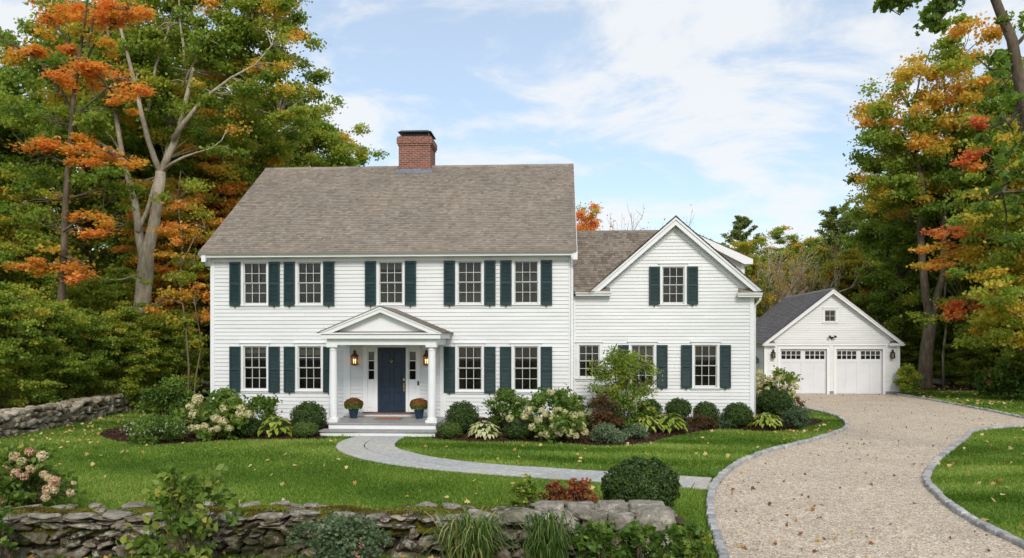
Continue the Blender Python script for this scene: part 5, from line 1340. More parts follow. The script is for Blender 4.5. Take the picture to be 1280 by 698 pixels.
px_cluster(Lv, mb, [(90, 45, 30, 9), (130, 55, 28, 9), (60, 115, 24, 10), (75, 130, 20, 10), (30, 85, 26, 10), (85, 320, 20, 8), (72, 360, 20, 8), (60, 245, 26, 9)], MYT + .4, 230, .115, oy, .06, tips, 1.0, up=1.0, out=.25)
px_cluster(Lv, mb, [(40, 110, 34, 11), (25, 140, 30, 12), (110, 150, 30, 11), (130, 165, 26, 9), (60, 160, 26, 10), (25, 165, 26, 11), (30, 210, 30, 10), (140, 235, 28, 10), (45, 225, 30, 10), (60, 280, 24, 10), (160, 220, 22, 8), (25, 270, 26, 10), (20, 20, 30, 12), (5, 60, 24, 14), (25, 45, 24, 10)], MYT + .6, 260, .12, gg, .05, tips, 1.4)
mb.build("trunk", "bark_dark", mo, smooth=True); Lv.build("crown", "autumn_leaf", mo, 'star')

# --- young maple beside the house corner, yellow to orange
SY = 31.5
b0 = W(232, 425, SY); sm = world_thing("maple_tree", "young maple with orange and gold sprays between the pale trunk and the house corner", "tree", (b0[0], SY, 0))
mb = MB(); tips = []
for pts, r in (([(232, 505), (235, 460), (230, 410), (226, 350), (228, 300), (222, 250), (228, 215)], .05), ([(242, 505), (246, 470), (250, 430), (246, 380), (240, 330)], .035), ([(228, 330), (245, 300), (255, 285)], .03), ([(228, 380), (212, 372), (198, 380)], .03), ([(226, 300), (212, 285), (204, 290)], .03)):
    q = [W(x, y, SY) + np.array((0, rh.uniform(-.2, .2), 0)) for x, y in pts]; mb.tube(q, [r * (1 - .7 * i / len(q)) for i in range(len(q))], 6, False); tips += q[2:]
Lv = Leaves(np.random.default_rng(67))
px_cluster(Lv, mb, [(222, 295, 22, 9), (238, 285, 14, 8), (212, 285, 14, 7), (230, 305, 12, 8), (210, 320, 18, 6), (215, 375, 24, 8), (235, 372, 16, 8), (205, 392, 16, 7), (250, 400, 12, 10), (258, 380, 8, 10), (252, 350, 10, 8), (225, 255, 14, 8)], SY, 210, .11, lambda r: r.uniform(.62, .84), .05, tips, .6, up=1.0, out=.3)
px_cluster(Lv, mb, [(235, 330, 22, 9), (215, 345, 20, 8), (250, 320, 12, 9), (240, 345, 14, 8), (228, 400, 20, 9), (246, 265, 14, 8), (225, 235, 20, 10), (245, 240, 14, 10), (250, 425, 10, 10), (238, 420, 12, 8), (258, 300, 8, 8), (212, 250, 14, 8)], SY + .2, 210, .11, lambda r: r.uniform(.36, .58), .06, tips, .8)
mb.build("trunk", "bark_brown", sm, smooth=True); Lv.build("crown", "autumn_leaf", sm, 'star')

# --- the wood on the left
LG = "green trees standing deep in the left wood"
LL = "tall green woodland tree standing deep in the wood left of the house"
put('oak_b', LL, 10, 36, 15.5, group=LG); put('oak_a', LL, 110, 40, 21, group=LG); put('oak_b', LL, 215, 42, 19.5, group=LG)
put('oak_c', "green and russet tree rising behind the left end of the house roof", 300, 41, 17.5)
put('oak_a', "broad green tree with orange flecks behind the roof, left of the chimney", 392, 47, 17.2, sx=1.0)
put('oak_c', "smaller green tree whose top shows just over the ridge left of the chimney", 438, 50, 14.6, sx=.85)
for (px, Y, k, H) in ((-60, 40, 'oak_a', 20), (160, 50, 'oak_a', 22), (265, 50, 'oak_b', 20), (330, 54, 'oak_a', 19), (220, 62, 'oak_a', 21), (-140, 48, 'oak_b', 20), (300, 66, 'oak_b', 18), (160, 70, 'oak_a', 18), (-80, 66, 'oak_a', 20), (-120, 31, 'oak_b', 17)):
    put(k, LL, px, Y, H, group=LG)
put('maple_y', "yellow-green tree behind the layered orange maple at the wood edge", 30, 33, 9.5)
put('maple_o', "orange tree half hidden behind the pale forked trunk", 205, 37.5, 10.5)
put('maple_o', "orange-tipped tree high behind the left eave of the house", 268, 39.5, 12.5)
UG = "leafy understory along the left stone wall"
for i, (px, Y, H, lab) in enumerate(((-20, 24.5, 4.6, None), (35, 26.5, 4.3, None), (95, 28.5, 3.9, None), (150, 30.5, 4.0, None), (205, 33.0, 4.0, None), (60, 31, 5.5, None), (125, 34, 5.5, None), (0, 30, 6, None), (250, 39, 4.5, None), (180, 38, 5, None), (-70, 28, 6, None))):
    put('under', "bushy green understory tree leaning over the old wall left of the lawn", px, Y, H, group=UG)

# --- conifers and bare trees of the far treeline
def pine(root, rng, H, R, hb=.22):
    mb = MB(); Lv = Leaves(rng); mb.tube([(0, 0, -.1), (0.05, 0, H * .5), (0, .05, H)], [.22 * H / 14, .13 * H / 14, .02], 7)
    z = hb * H
    while z < H * .97:
        f = (z - hb * H) / (H * (1 - hb)); L0 = R * (1 - f) ** .75 * (.55 + .45 * min(1, f * 5 + .4)) + .25
        for j in range(6):
            az = rng.random() * 6.28; L = L0 * rng.uniform(.6, 1.25); d = np.array((math.cos(az), math.sin(az), .12 + .35 * f + rng.normal() * .08))
            pts = limb_pts((0, 0, z + rng.normal() * .15), d, L, 4, rng, .35, .04); mb.tube(pts, [.05 * (1 - .8 * q / 4) for q in range(5)], 4, False)
            for s_ in np.linspace(.3, 1, 5):
                p = np.array([np.interp(s_ * 4, range(5), [q[k] for q in pts]) for k in range(3)])
                r = (.15 + .16 * L / R) * rng.uniform(.8, 1.3)
                Lv.cluster(p + np.array((0, 0, .06)), (r * 1.35, r * 1.35, r * .45), 46, .2, rng.uniform(.4, .95), .1, up=.3, out=.7, rnd=.8)
        z += H * .05 * rng.uniform(.8, 1.3)
    mb.build("trunk", "bark_brown", root, smooth=True); Lv.build("crown", "needle", root, 'diamond')
def place_pine(label, px, Y, H, R, seed):
    x = W(px, 425, Y)[0]; o = thing("pine_tree", label, "pine tree", (x, Y, 0)); pine(o, np.random.default_rng(seed), H, R)
place_pine("tall white pine above the treeline, close right of the dormer", 926, 66, 12.9, 4.0, 1)
place_pine("broad white pine in the treeline just behind the garage peak", 1046, 68, 14.2, 5.2, 2)
place_pine("pine top peeping over the wing roof, left of the dormer", 880, 72, 12.4, 2.0, 3)
place_pine("feathery pine tip showing past the roof, left of the chimney", 470, 62, 16.6, 2.6, 4)
def bare(root, rng, H, R, leaves=0, tint=.6, bk='bark_pale'):
    mb = MB(); Lv = Leaves(rng)
    def rec(p, d, L, r, dep):
        pts = limb_pts(p, d, L, 4, rng, .12, .09); mb.tube(pts, [r * (1 - .45 * j / 4) for j in range(5)], 5 if dep < 2 else 3, False)
        if dep >= 4 or r < .009:
            if leaves: Lv.cluster(pts[-1], .3, leaves, .13, tint + rng.normal() * .08, .06)
            return
        for j in range(3 if dep else 5):
            a = rng.normal(size=3) * .55; dd = np.array(d) + a; dd[2] = abs(dd[2]) * .9 + .55; dd /= np.linalg.norm(dd)
            q = pts[rng.integers(2, 5)]; rec(q, dd, L * rng.uniform(.55, .8), r * .55, dep + 1)
    for j in range(3): rec((rng.normal() * .15, rng.normal() * .15, -.05), np.array((rng.normal() * .18, rng.normal() * .18, 1)), H * .42, .17, 0)
    mb.build("trunk", bk, root)
    if leaves: Lv.build("crown", "autumn_leaf", root, 'broad')
for label, px, Y, H, seed, lv, t in (("bare grey-stemmed tree with a few russet leaves behind the left slope of the garage roof", 968, 55.5, 9.0, 1, 3, .68), ("nearly leafless pale-stemmed tree between the two pines above the garage", 1004, 56.5, 9.6, 2, 3, .66), ("bare twiggy treetop showing over the low roof between house and gable", 782, 60, 13.2, 3, 1, .9)):
    o = thing("bare_tree", label, "tree", (W(px, 425, Y)[0], Y, 0)); bare(o, np.random.default_rng(seed), H, 3, lv, t)
put('round_o', "red-orange treetop showing just right of the main roof edge", 733, 60, 12.4, sx=.8)
put('maple_y', "bright yellow tree close behind the wing's right corner", 930, 54, 9.4, sx=.75)
put('maple_y', "orange and green tree rising right behind the garage peak", 1052, 57, 9.2, sx=1.15)
put('round_o', "small orange tree against the dark wood, right above the garage roof", 1092, 58, 8.0, sx=.6)
put('oak_c', "rounded green treetop in the far treeline between the two pines", 985, 74, 12.6, sx=1.3)
HG, HL = "trees of the far treeline behind the garage", "far green tree in the treeline behind house and garage"
for px, Y, k, H in ((955, 80, 'oak_c', 12.2), (1020, 80, 'oak_a', 13.0), (1075, 72, 'oak_b', 13.5), (1000, 70, 'oak_c', 8.5), (960, 70, 'oak_a', 8), (1035, 66, 'oak_a', 8.5), (1110, 66, 'oak_b', 14), (900, 78, 'oak_b', 9.5), (860, 80, 'oak_a', 9), (800, 84, 'oak_b', 8.6), (740, 82, 'oak_a', 9.5), (680, 84, 'oak_b', 9), (915, 60, 'oak_c', 7), (600, 84, 'oak_a', 10), (520, 80, 'oak_b', 11), (985, 90, 'oak_a', 13), (1050, 92, 'oak_a', 13.5), (940, 92, 'oak_b', 12)):
    put(k, HL, px, Y, H, group=HG, sx=1.2)

# --- the wood on the right
RG, RL = "dark green trees deep in the right wood", "dark green woodland tree deep in the wood right of the garage"
RYT = 48.0
b0 = W(1156, 425, RYT); rh_t = world_thing("forked_tree", "tall brown-barked tree forking above the grass right of the garage", "tree", (b0[0], RYT, 0))
mb = MB(); tips = []
mb.tube([W(1154, 490, RYT), W(1156, 470, RYT), W(1158, 440, RYT), W(1161, 420, RYT), W(1164, 402, RYT)], [.52, .42, .37, .36, .34], 12)
for pts, r in (([(1164, 405), (1158, 370), (1154, 330), (1151, 280), (1149, 235), (1146, 190), (1138, 140), (1130, 100)], .26), ([(1164, 405), (1172, 372), (1178, 345), (1182, 300), (1186, 250), (1192, 200), (1200, 130), (1205, 70)], .24), ([(1149, 240), (1135, 215), (1118, 195), (1095, 185)], .11), ([(1147, 200), (1128, 170), (1108, 150), (1090, 140)], .09), ([(1188, 240), (1210, 200), (1230, 170)], .1), ([(1140, 145), (1150, 100), (1165, 60)], .07), ([(1196, 170), (1180, 120), (1176, 80)], .07)):
    q = [W(x, y, RYT) + np.array((0, rh.uniform(-.4, .4) * i * .4, 0)) for i, (x, y) in enumerate(pts)]; mb.tube(q, [r * (1 - .82 * i / len(q)) for i in range(len(q))], 7, False); tips += q[3:]
Lv = Leaves(np.random.default_rng(68))
rg_ = lambda r: r.uniform(.14, .33); ro = lambda r: r.uniform(.54, .76) if r.random() < .6 else r.uniform(.25, .45)
px_cluster(Lv, mb, [(1075, 190, 14, 14), (1072, 215, 12, 10), (1090, 165, 18, 12), (1095, 205, 22, 12), (1115, 180, 26, 14), (1120, 215, 24, 12), (1105, 240, 22, 10), (1140, 160, 24, 14), (1150, 200, 26, 14), (1080, 235, 12, 8), (1170, 230, 24, 12), (1130, 250, 24, 10), (1200, 230, 26, 12), (1180, 190, 26, 12), (1215, 190, 26, 12), (1160, 265, 24, 10)], RYT, 560, .19, rg_, .05, tips, 2.0)
px_cluster(Lv, mb, [(1085 + rh.random() * 150, 120 + rh.random() * 150, 26, 14) for _ in range(22)], RYT + .5, 480, .17, lambda r: r.uniform(.3, .72), .05, tips, 2.0)
px_cluster(Lv, mb, [(1080, 155, 10, 8), (1110, 130, 20, 12), (1125, 110, 22, 12), (1145, 125, 24, 12), (1160, 100, 24, 12), (1180, 130, 24, 12), (1170, 155, 24, 10), (1150, 80, 20, 10), (1180, 70, 22, 12), (1195, 95, 24, 12), (1205, 50, 22, 12), (1215, 75, 22, 12), (1200, 150, 24, 10), (1225, 115, 22, 12), (1225, 55, 16, 10), (1190, 45, 16, 8), (1130, 90, 12, 8), (1120, 150, 24, 14), (1150, 150, 24, 14), (1185, 110, 24, 14), (1165, 180, 24, 14), (1210, 140, 24, 14), (1140, 180, 20, 12), (1100, 145, 14, 10)], RYT - 1.2, 520, .18, ro, .08, tips, 2.0)
mb.build("trunk", "bark_brown", rh_t, smooth=True); Lv.build("crown", "autumn_leaf", rh_t, 'broad')
# red maple in front
QY = 40.0
b0 = W(1300, 425, QY); rm = world_thing("maple_tree", "maple with scarlet and orange layered sprays in front of the right wood", "tree", (b0[0], QY, 0))
mb = MB(); tips = []
for pts, r in (([(1300, 500), (1300, 440), (1296, 380), (1290, 300), (1284, 220), (1280, 150)], .2), ([(1294, 370), (1270, 365), (1240, 378), (1205, 390), (1180, 402)], .07), ([(1290, 310), (1250, 300), (1215, 300), (1180, 305)], .07), ([(1287, 270), (1250, 265), (1210, 275), (1185, 285)], .06), ([(1284, 225), (1250, 200), (1225, 190)], .06), ([(1282, 180), (1250, 160), (1225, 158)], .05)):
    q = [W(x, y, QY) + np.array((0, rh.uniform(-.5, .3) * i * .4, 0)) for i, (x, y) in enumerate(pts)]; mb.tube(q, [r * (1 - .8 * i / len(q)) for i in range(len(q))], 6, False); tips += q[2:]
Lv = Leaves(np.random.default_rng(69))
px_cluster(Lv, mb, [(1205, 286, 22, 8), (1178, 292, 14, 6), (1225, 292, 14, 6), (1208, 384, 26, 8), (1192, 394, 14, 7), (1240, 375, 22, 10), (1240, 388, 16, 7), (1262, 362, 20, 8), (1275, 375, 12, 8), (1215, 160, 12, 7), (1225, 158, 10, 6), (1210, 192, 14, 6), (1200, 205, 10, 6)], QY - .5, 300, .14, lambda r: r.uniform(.84, .97), .04, tips, .5, up=1.0, out=.3)
px_cluster(Lv, mb, [(1175, 312, 26, 7), (1200, 318, 18, 7), (1160, 335, 14, 6), (1215, 305, 14, 7), (1180, 330, 14, 6), (1220, 215, 14, 8), (1240, 330, 16, 8), (1270, 395, 12, 8), (1190, 345, 10, 6)], QY - .3, 260, .14, lambda r: r.uniform(.62, .8), .05, tips, .6, up=1.0, out=.3)
px_cluster(Lv, mb, [(1170, 400, 20, 10), (1185, 375, 18, 8), (1150, 392, 12, 8), (1260, 410, 22, 10), (1200, 250, 22, 10), (1230, 245, 20, 10), (1250, 320, 22, 12), (1265, 290, 20, 12), (1255, 265, 20, 10), (1275, 340, 16, 10), (1235, 410, 18, 9), (1270, 430, 18, 10)], QY + .2, 260, .14, lambda r: r.uniform(.26, .52), .06, tips, 1.0)
mb.build("trunk", "bark_dark", rm, smooth=True); Lv.build("crown", "autumn_leaf", rm, 'star')
# overhanging near tree at the right edge
NY = 17.0
nb = np.array((11.9, 17.3, 0.)); nt_ = world_thing("overhanging_tree", "near tree whose dark limb and leaves hang into the top right corner", "tree", nb)
mb = MB(); tips = []
mb.tube([nb + np.array((0, 0, -.1)), nb + np.array((-.1, 0, 2)), W(1315, 240, NY), W(1285, 160, NY), W(1274, 100, NY), W(1265, 50, NY), W(1252, 20, NY), W(1242, -6, NY), W(1225, -50, NY), W(1200, -100, NY)], [.24, .19, .15, .125, .115, .105, .095, .09, .075, .05], 10)
tips += [W(1242, -6, NY), W(1225, -50, NY), W(1200, -100, NY), W(1285, 160, NY), W(1274, 100, NY)]
for pts, r in (([(1235, -30), (1200, -25), (1165, -12), (1145, -10), (1128, -6)], .05), ([(1228, -45), (1190, -45), (1150, -30), (1140, -5)], .04), ([(1165, -12), (1172, 5), (1176, 20)], .015), ([(1262, 45), (1250, 35), (1240, 25)], .03), ([(1284, 160), (1262, 150), (1248, 160)], .04), ([(1300, 200), (1275, 215), (1255, 240)], .04), ([(1275, 100), (1262, 85), (1250, 80)], .03), ([(1268, 60), (1285, 40), (1300, 20)], .05)):
    q = [W(x, y, NY) + np.array((0, rh.uniform(-.2, .2) * i, 0)) for i, (x, y) in enumerate(pts)]; mb.tube(q, [r * (1 - .8 * i / len(q)) for i in range(len(q))], 5, False); tips += q[1:]
Lv = Leaves(np.random.default_rng(70))
px_cluster(Lv, mb, [(1108, 3, 14, 6), (1125, -3, 16, 7), (1118, 6, 12, 6), (1145, 0, 16, 8), (1165, 12, 18, 10), (1172, 28, 14, 9), (1180, 5, 14, 9), (1155, 30, 8, 6), (1195, -4, 16, 8), (1205, -15, 20, 10)], NY, 130, .12, lambda r: r.uniform(.08, .24), .04, tips, .4)
px_cluster(Lv, mb, [(1248, 75, 12, 12), (1262, 60, 12, 14), (1272, 90, 12, 14), (1255, 100, 12, 12), (1240, 95, 10, 10), (1265, 125, 14, 14), (1250, 130, 12, 10), (1275, 150, 14, 14), (1240, 30, 10, 8), (1275, 25, 14, 12), (1250, 230, 14, 10), (1270, 215, 14, 12), (1240, 250, 10, 8), (1265, 260, 14, 10), (1260, 190, 14, 10), (1278, 180, 12, 12), (1245, 170, 10, 8), (1275, 240, 14, 12), (1278, 290, 12, 12)], NY + .3, 80, .13, lambda r: r.uniform(.06, .26), .04, tips, .7)
px_cluster(Lv, mb, [(1262, 168, 8, 8), (1268, 180, 8, 7), (1258, 155, 6, 6), (1272, 205, 8, 6)], NY - .1, 26, .12, lambda r: r.uniform(.5, .62), .03, tips, .3)
mb.build("trunk", "bark_dark", nt_, smooth=True); Lv.build("crown", "autumn_leaf", nt_, 'star')
for (px, Y, k, H) in ((1125, 53, 'oak_b', 15), (1185, 52, 'oak_b', 17), (1235, 50, 'oak_b', 19), (1290, 48, 'oak_b', 19), (1150, 60, 'oak_b', 16), (1215, 60, 'oak_b', 19), (1270, 60, 'oak_b', 20), (1340, 50, 'oak_a', 20), (1330, 62, 'oak_b', 20), (1100, 62, 'oak_b', 13), (1180, 70, 'oak_a', 17), (1250, 72, 'oak_b', 18), (1400, 46, 'oak_b', 19), (1390, 60, 'oak_a', 20), (1310, 74, 'oak_b', 18), (1360, 40, 'oak_b', 18), (1120, 74, 'oak_b', 14), (1460, 44, 'oak_a', 19), (1520, 48, 'oak_b', 19), (1560, 38, 'oak_b', 17), (1640, 44, 'oak_a', 19), (1720, 40, 'oak_b', 18), (1480, 60, 'oak_b', 20), (1600, 58, 'oak_a', 20)):
    put(k, RL, px, Y, H, group=RG)
put('maple_y', "yellow-leaved tree at the right edge above the scarlet maple", 1290, 36, 11.5)
UR = "leafy understory along the right wood edge"
for px, Y, H in ((1140, 53, 4), (1185, 51, 4.5), (1225, 48, 4.2), (1265, 46, 5), (1110, 55, 5.5), (1300, 45, 5), (1160, 56, 6.5), (1200, 55, 7), (1245, 53, 7), (1285, 52, 8), (1340, 44, 6), (1130, 58, 8)):
    put('under', "dark leafy understory tree along the shaded wood edge right of the garage", px, Y, H, group=UR)
for lab, pts, r in (("thin crooked grey sapling trunk right of the forked tree by the garage", [(1180, 482), (1179, 445), (1181, 425), (1183, 405), (1180, 380), (1184, 340), (1190, 290)], .09), ("straight pale trunk at the back of the right wood, beyond the crooked sapling", [(1208, 480), (1207, 440), (1206, 405), (1205, 370), (1206, 330), (1204, 250)], .15), ("pale grey trunk at the right wood edge beside the boulder", [(1216, 478), (1217, 440), (1215, 400), (1214, 360), (1216, 300), (1214, 200)], .24)):
    x0 = W(pts[0][0], 425, 50)[0]; o = world_thing("woodland_tree", lab, "tree", (x0, 50, 0)); mb = MB()
    q = [W(x, y, 50) for x, y in pts]; q[0][2] = -.1; mb.tube(q, [r * (1 - .5 * i / len(q)) for i in range(len(q))], 8); Lv = Leaves(np.random.default_rng(int(x0 * 10)))
    for j in range(9):
        c = q[-1] + rh.normal(size=3) * np.array((1.2, 1.2, .9)); mb.tube([q[-2], q[-1], c], [.05, .03, .01], 4, False); Lv.cluster(c, (.8, .8, .45), 110, .24, rh.uniform(.1, .3), .05)
    mb.build("trunk", "bark_pale", o, smooth=True); Lv.build("crown", "autumn_leaf", o, 'broad')
rr_ = np.random.default_rng(12)
for lab, px, py, hx, hz_ in (("grey boulder standing at the foot of the pale trunk in the right wood", 1220, 484, .32, .75), ("long low grey rock on the grass edge beside the forked tree", 1170, 481, .75, .22)):
    c = G(px, py); o = world_thing("boulder", lab, "rock", c); Vr, Fr_ = rock(rr_, c + np.array((0, 0, hz_ * .6)), hx, hx * .7, hz_, .12, 3); np_mesh("stone", Vr, [Fr_], "old_wall_stone", o)
    tmp = o.children[0]; tag(tmp, lab, "rock"); tmp.name = "boulder"; tmp.parent = None; tmp.location = o.location; bpy.data.objects.remove(o)

# ================================================================== PLANTS
rp = np.random.default_rng(202)
def base_of(px, pyb, z=0.0): return on_bed(px, pyb, z)
def on_bed(px, pyb, z):
    c = G(px, pyb, z)
    for _ in range(6):
        c2 = G(px, pyb, z + float(bed_h(c[0], min(c[1], 25.4))[0])); c = (c + c2) / 2
    lim = 25.35 if .5 < c[0] < 6.3 else (24.9 if (-3.7 < c[0] <= .5 or -11.8 < c[0] < -7.2) else 1e9)
    if c[1] > lim: c = W(px, pyb, lim); c[2] = z + float(bed_h(c[0], lim)[0])
    return c
def size_of(c, wpx, hpx):
    d = -_s * c[0] + _c * c[1]; m = d / FPX
    return wpx * m / 2, hpx * m
def stems(root, c, h, r, n, rad_=.012, mat="stem_wood"):
    mb = MB()
    for i in range(n):
        a = rp.random() * 6.28; q = np.array((math.cos(a), math.sin(a), 0)) * r * rp.uniform(.3, .9)
        mb.tube([c + q * .12 + np.array((0, 0, -.03)), c + q * .5 + np.array((0, 0, h * .45)), c + q + np.array((0, 0, h * rp.uniform(.7, .95)))], [rad_, rad_ * .8, rad_ * .4], 5, False)
    return mb.build("stem", mat, root, smooth=True)
def boxwood(label, px0, px1, py0, py1, z=.02, n=None, leaf=.034, tint=.45, name="boxwood_shrub"):
    c = on_bed((px0 + px1) / 2, py1, z); w_, h_ = size_of(c, px1 - px0, py1 - py0)
    o = world_thing(name, label, "shrub", c)
    area = w_ * w_ * 9; n = n or int(min(12000, area / (leaf * leaf) * 3.0))
    L = Leaves(np.random.default_rng(int(px0 * 7 + py0)))
    L.shell(c + np.array((0, 0, h_ * .5)), (w_, w_, h_ * .52), n, leaf, tint, .2, bump_=.085)
    for _ in range(70):
        d_ = rp.normal(size=3); d_[2] = abs(d_[2]); d_ /= np.linalg.norm(d_)
        L.cluster(c + np.array((0, 0, h_ * .5)) + d_ * np.array((w_, w_, h_ * .52)) * rp.uniform(.97, 1.05), .035, 10, leaf, tint + .22, .1)
    L.shell(c + np.array((0, 0, h_ * .5)), (w_ * .84, w_ * .84, h_ * .44), n // 2, leaf * 1.9, tint, .15, bump_=.0, thick=.3)
    stems(o, c, h_ * .8, w_ * .7, 9); L.build("foliage", "box_leaf", o, 'broad', c[2])
    return o, c, w_, h_
def shrub(label, px0, px1, py0, py1, leafmat="shrub_leaf", leaf=.08, tint=(.2, .45), n=26, per=70, z=.02, name="shrub", cat="shrub", tmpl='fold', flat_=.7, flowers=None, dens=1.0, depth=1.0):
    c = on_bed((px0 + px1) / 2, py1, z); w_, h_ = size_of(c, px1 - px0, py1 - py0)
    o = world_thing(name, label, cat, c); rng = np.random.default_rng(int(px0 * 5 + py0 * 3)); L = Leaves(rng); st = MB(); tops = []
    for i in range(n):
        a = rng.random() * 6.28; q = math.sqrt(rng.random()); zz = rng.uniform(.15, .98)
        lim = math.sqrt(max(.05, 1 - (2 * zz - .8) ** 2 * .75))
        p = c + np.array((math.cos(a) * q * w_ * .92 * lim, math.sin(a) * q * w_ * .92 * lim * depth, zz * h_))
        r = w_ * rng.uniform(.24, .38)
        L.cluster(p, (r, r, min(r * flat_, h_ * .22)), int(per * 1.7 * dens * rng.uniform(.7, 1.3)), leaf, rng.uniform(*tint), .07)
        st.tube([c + np.array((0, 0, -.02)), (c + p) / 2 + np.array((0, 0, h_ * .08)), p], [.012, .009, .004], 4, False)
        tops.append(p)
    st.build("stem", "stem_wood", o, smooth=True); L.build("foliage", leafmat, o, tmpl, c[2] + .005)
    if flowers:
        mat, k, fr_, ft, fname = flowers; Fl = Leaves(rng)
        for i in range(k):
            d = rng.normal(size=3); d[2] = abs(d[2]) * .9; d[1] = -abs(d[1]) if rng.random() < .75 else d[1]; d /= np.linalg.norm(d)
            Fl.cluster(c + np.array((0, 0, h_ * .45)) + d * np.array((w_ * .98, w_ * .9 * depth, h_ * .55)), fr_, 9, fr_ * 1.1, ft, .15)
        Fl.build(fname, mat, o, 'diamond')
    return o, c, w_, h_
def hydrangea(label, px0, px1, py0, py1, heads, hr=.085, leaf=.13, tint=(.2, .42), pt=(.15, .5), z=.02, n=30, per=34, petal="petal_cream", leafy='fold'):
    o, c, w_, h_ = shrub(label, px0, px1, py0, py1, "shrub_leaf", leaf, tint, n, per, z, "hydrangea_bush", "hydrangea", leafy, .75)
    rng = np.random.default_rng(int(px0 * 3 + py1)); hm = MB()
    for (hx_, hy_, *sc) in heads:
        d = -_s * c[0] + _c * c[1]; yoff = -w_ * .8 * math.sqrt(max(.05, 1 - ((hx_ - (px0 + px1) / 2) / ((px1 - px0) / 2 + 3)) ** 2)) * (1 - .45 * max(0, min(1, (py1 - hy_) / (py1 - py0))) ** 2)
        p = W(hx_, hy_, c[1] + yoff * .9); r = hr * (sc[0] if sc else rng.uniform(.8, 1.15))
        L = Leaves(rng); tt = rng.uniform(*pt)
        L.shell(p, (r, r, r * .95), 150, r * .42, tt, .1, out=1.0, rnd=.35, zmin=-.9, bump_=.05, thick=.25)
        L.build("flower_head", petal, o, 'broad')
        hm.tube([p - np.array((0, 0, r * .5)), (p + c) / 2 + np.array((0, 0, .1 * h_)), c + np.array((0, 0, .05))], [.008, .008, .01], 4, False)
    hm.build("flower_stem", "stem_wood", o)
    return o
def arch_leaf(L_V, L_F, L_T, c, az, length, width, rise, t, segs=5, rng=rp, cup=.12):
    d = np.array((math.cos(az), math.sin(az), 0)); s_ = np.array((-d[1], d[0], 0)); base = len(L_V)
    for i in range(segs + 1):
        f = i / segs; p = c + d * length * (f * .95) + np.array((0, 0, rise * math.sin(min(1, f * 1.15) * math.pi * .72)))
        if f > .62: p[2] -= (f - .62) * length * .45
        w_ = width * (math.sin(math.pi * min(1, max(0.02, (f - .16) / .84))) ** .7 if f > .17 else .09)
        if i == segs: w_ = .004
        L_V += [p - s_ * w_ / 2 + np.array((0, 0, cup * w_)), p, p + s_ * w_ / 2 + np.array((0, 0, cup * w_))]; L_T += [t + .16, t - .05, t + .16]
    for i in range(segs):
        for j in (0, 1): L_F.append((base + i * 3 + j, base + i * 3 + j + 1, base + (i + 1) * 3 + j + 1, base + (i + 1) * 3 + j))
def hosta(label, px0, px1, py0, py1, tint=(.3, .6), n=42, z=.02, wid=.42, name="hosta_plant", mat="hosta_leaf"):
    c = base_of((px0 + px1) / 2, py1 - (py1 - py0) * .18, z); w_, h_ = size_of(c, px1 - px0, py1 - py0); o = world_thing(name, label, "hosta", c)
    V, F, T = [], [], []; rng = np.random.default_rng(int(px0 + py0 * 11)); n = int(n * 1.9); st = MB()
    for i in range(n):
        f = (i + .5) / n; az = i * 2.39996 + rng.normal() * .25; ph = math.acos(1 - .98 * (1 - f)) if f < 1 else 0
        d = np.array((math.cos(az), math.sin(az), 0)); k = math.sin(ph); top = c + d * w_ * .78 * k * rng.uniform(.85, 1.1) + np.array((0, 0, h_ * .62 * (.22 + .78 * math.cos(ph)) * rng.uniform(.85, 1.12)))
        L_ = rng.uniform(.16, .25) * (w_ / .6) ** .5; wd = L_ * wid * rng.uniform(1.25, 1.7); t = rng.uniform(*tint)
        ax = d * (.45 + .55 * k) + np.array((0, 0, .25 - .75 * k + rng.normal() * .15)); ax /= np.linalg.norm(ax)
        s_ = np.cross(ax, (0, 0, 1)); s_ /= np.linalg.norm(s_) + 1e-6; up = np.cross(s_, ax); b_ = len(V)
        for q in range(6):
            g = q / 5; ww = wd * (.06, .8, 1.0, .86, .5, .01)[q] / 2; p = top + ax * L_ * (g - .35) - up * (.22 * L_ * (g - .3) ** 2 * 2)
            V += [p - s_ * ww + up * ww * .3, p, p + s_ * ww + up * ww * .3]; T += [t + .14, t - .04, t + .14]
        for q in range(5):
            for j in (0, 1): F.append((b_ + q * 3 + j, b_ + q * 3 + j + 1, b_ + (q + 1) * 3 + j + 1, b_ + (q + 1) * 3 + j))
        st.tube([c + d * .03, (c + top) / 2 + np.array((0, 0, h_ * .08)), top - ax * L_ * .34], [.006, .006, .005], 3, False)
    V = np.array(V); V[:, 2] = np.maximum(V[:, 2], c[2] + .004)
    st.build("stem", "stem_green", o); np_mesh("leaves", V, [np.array(F)], mat, o, T, True)
    return o
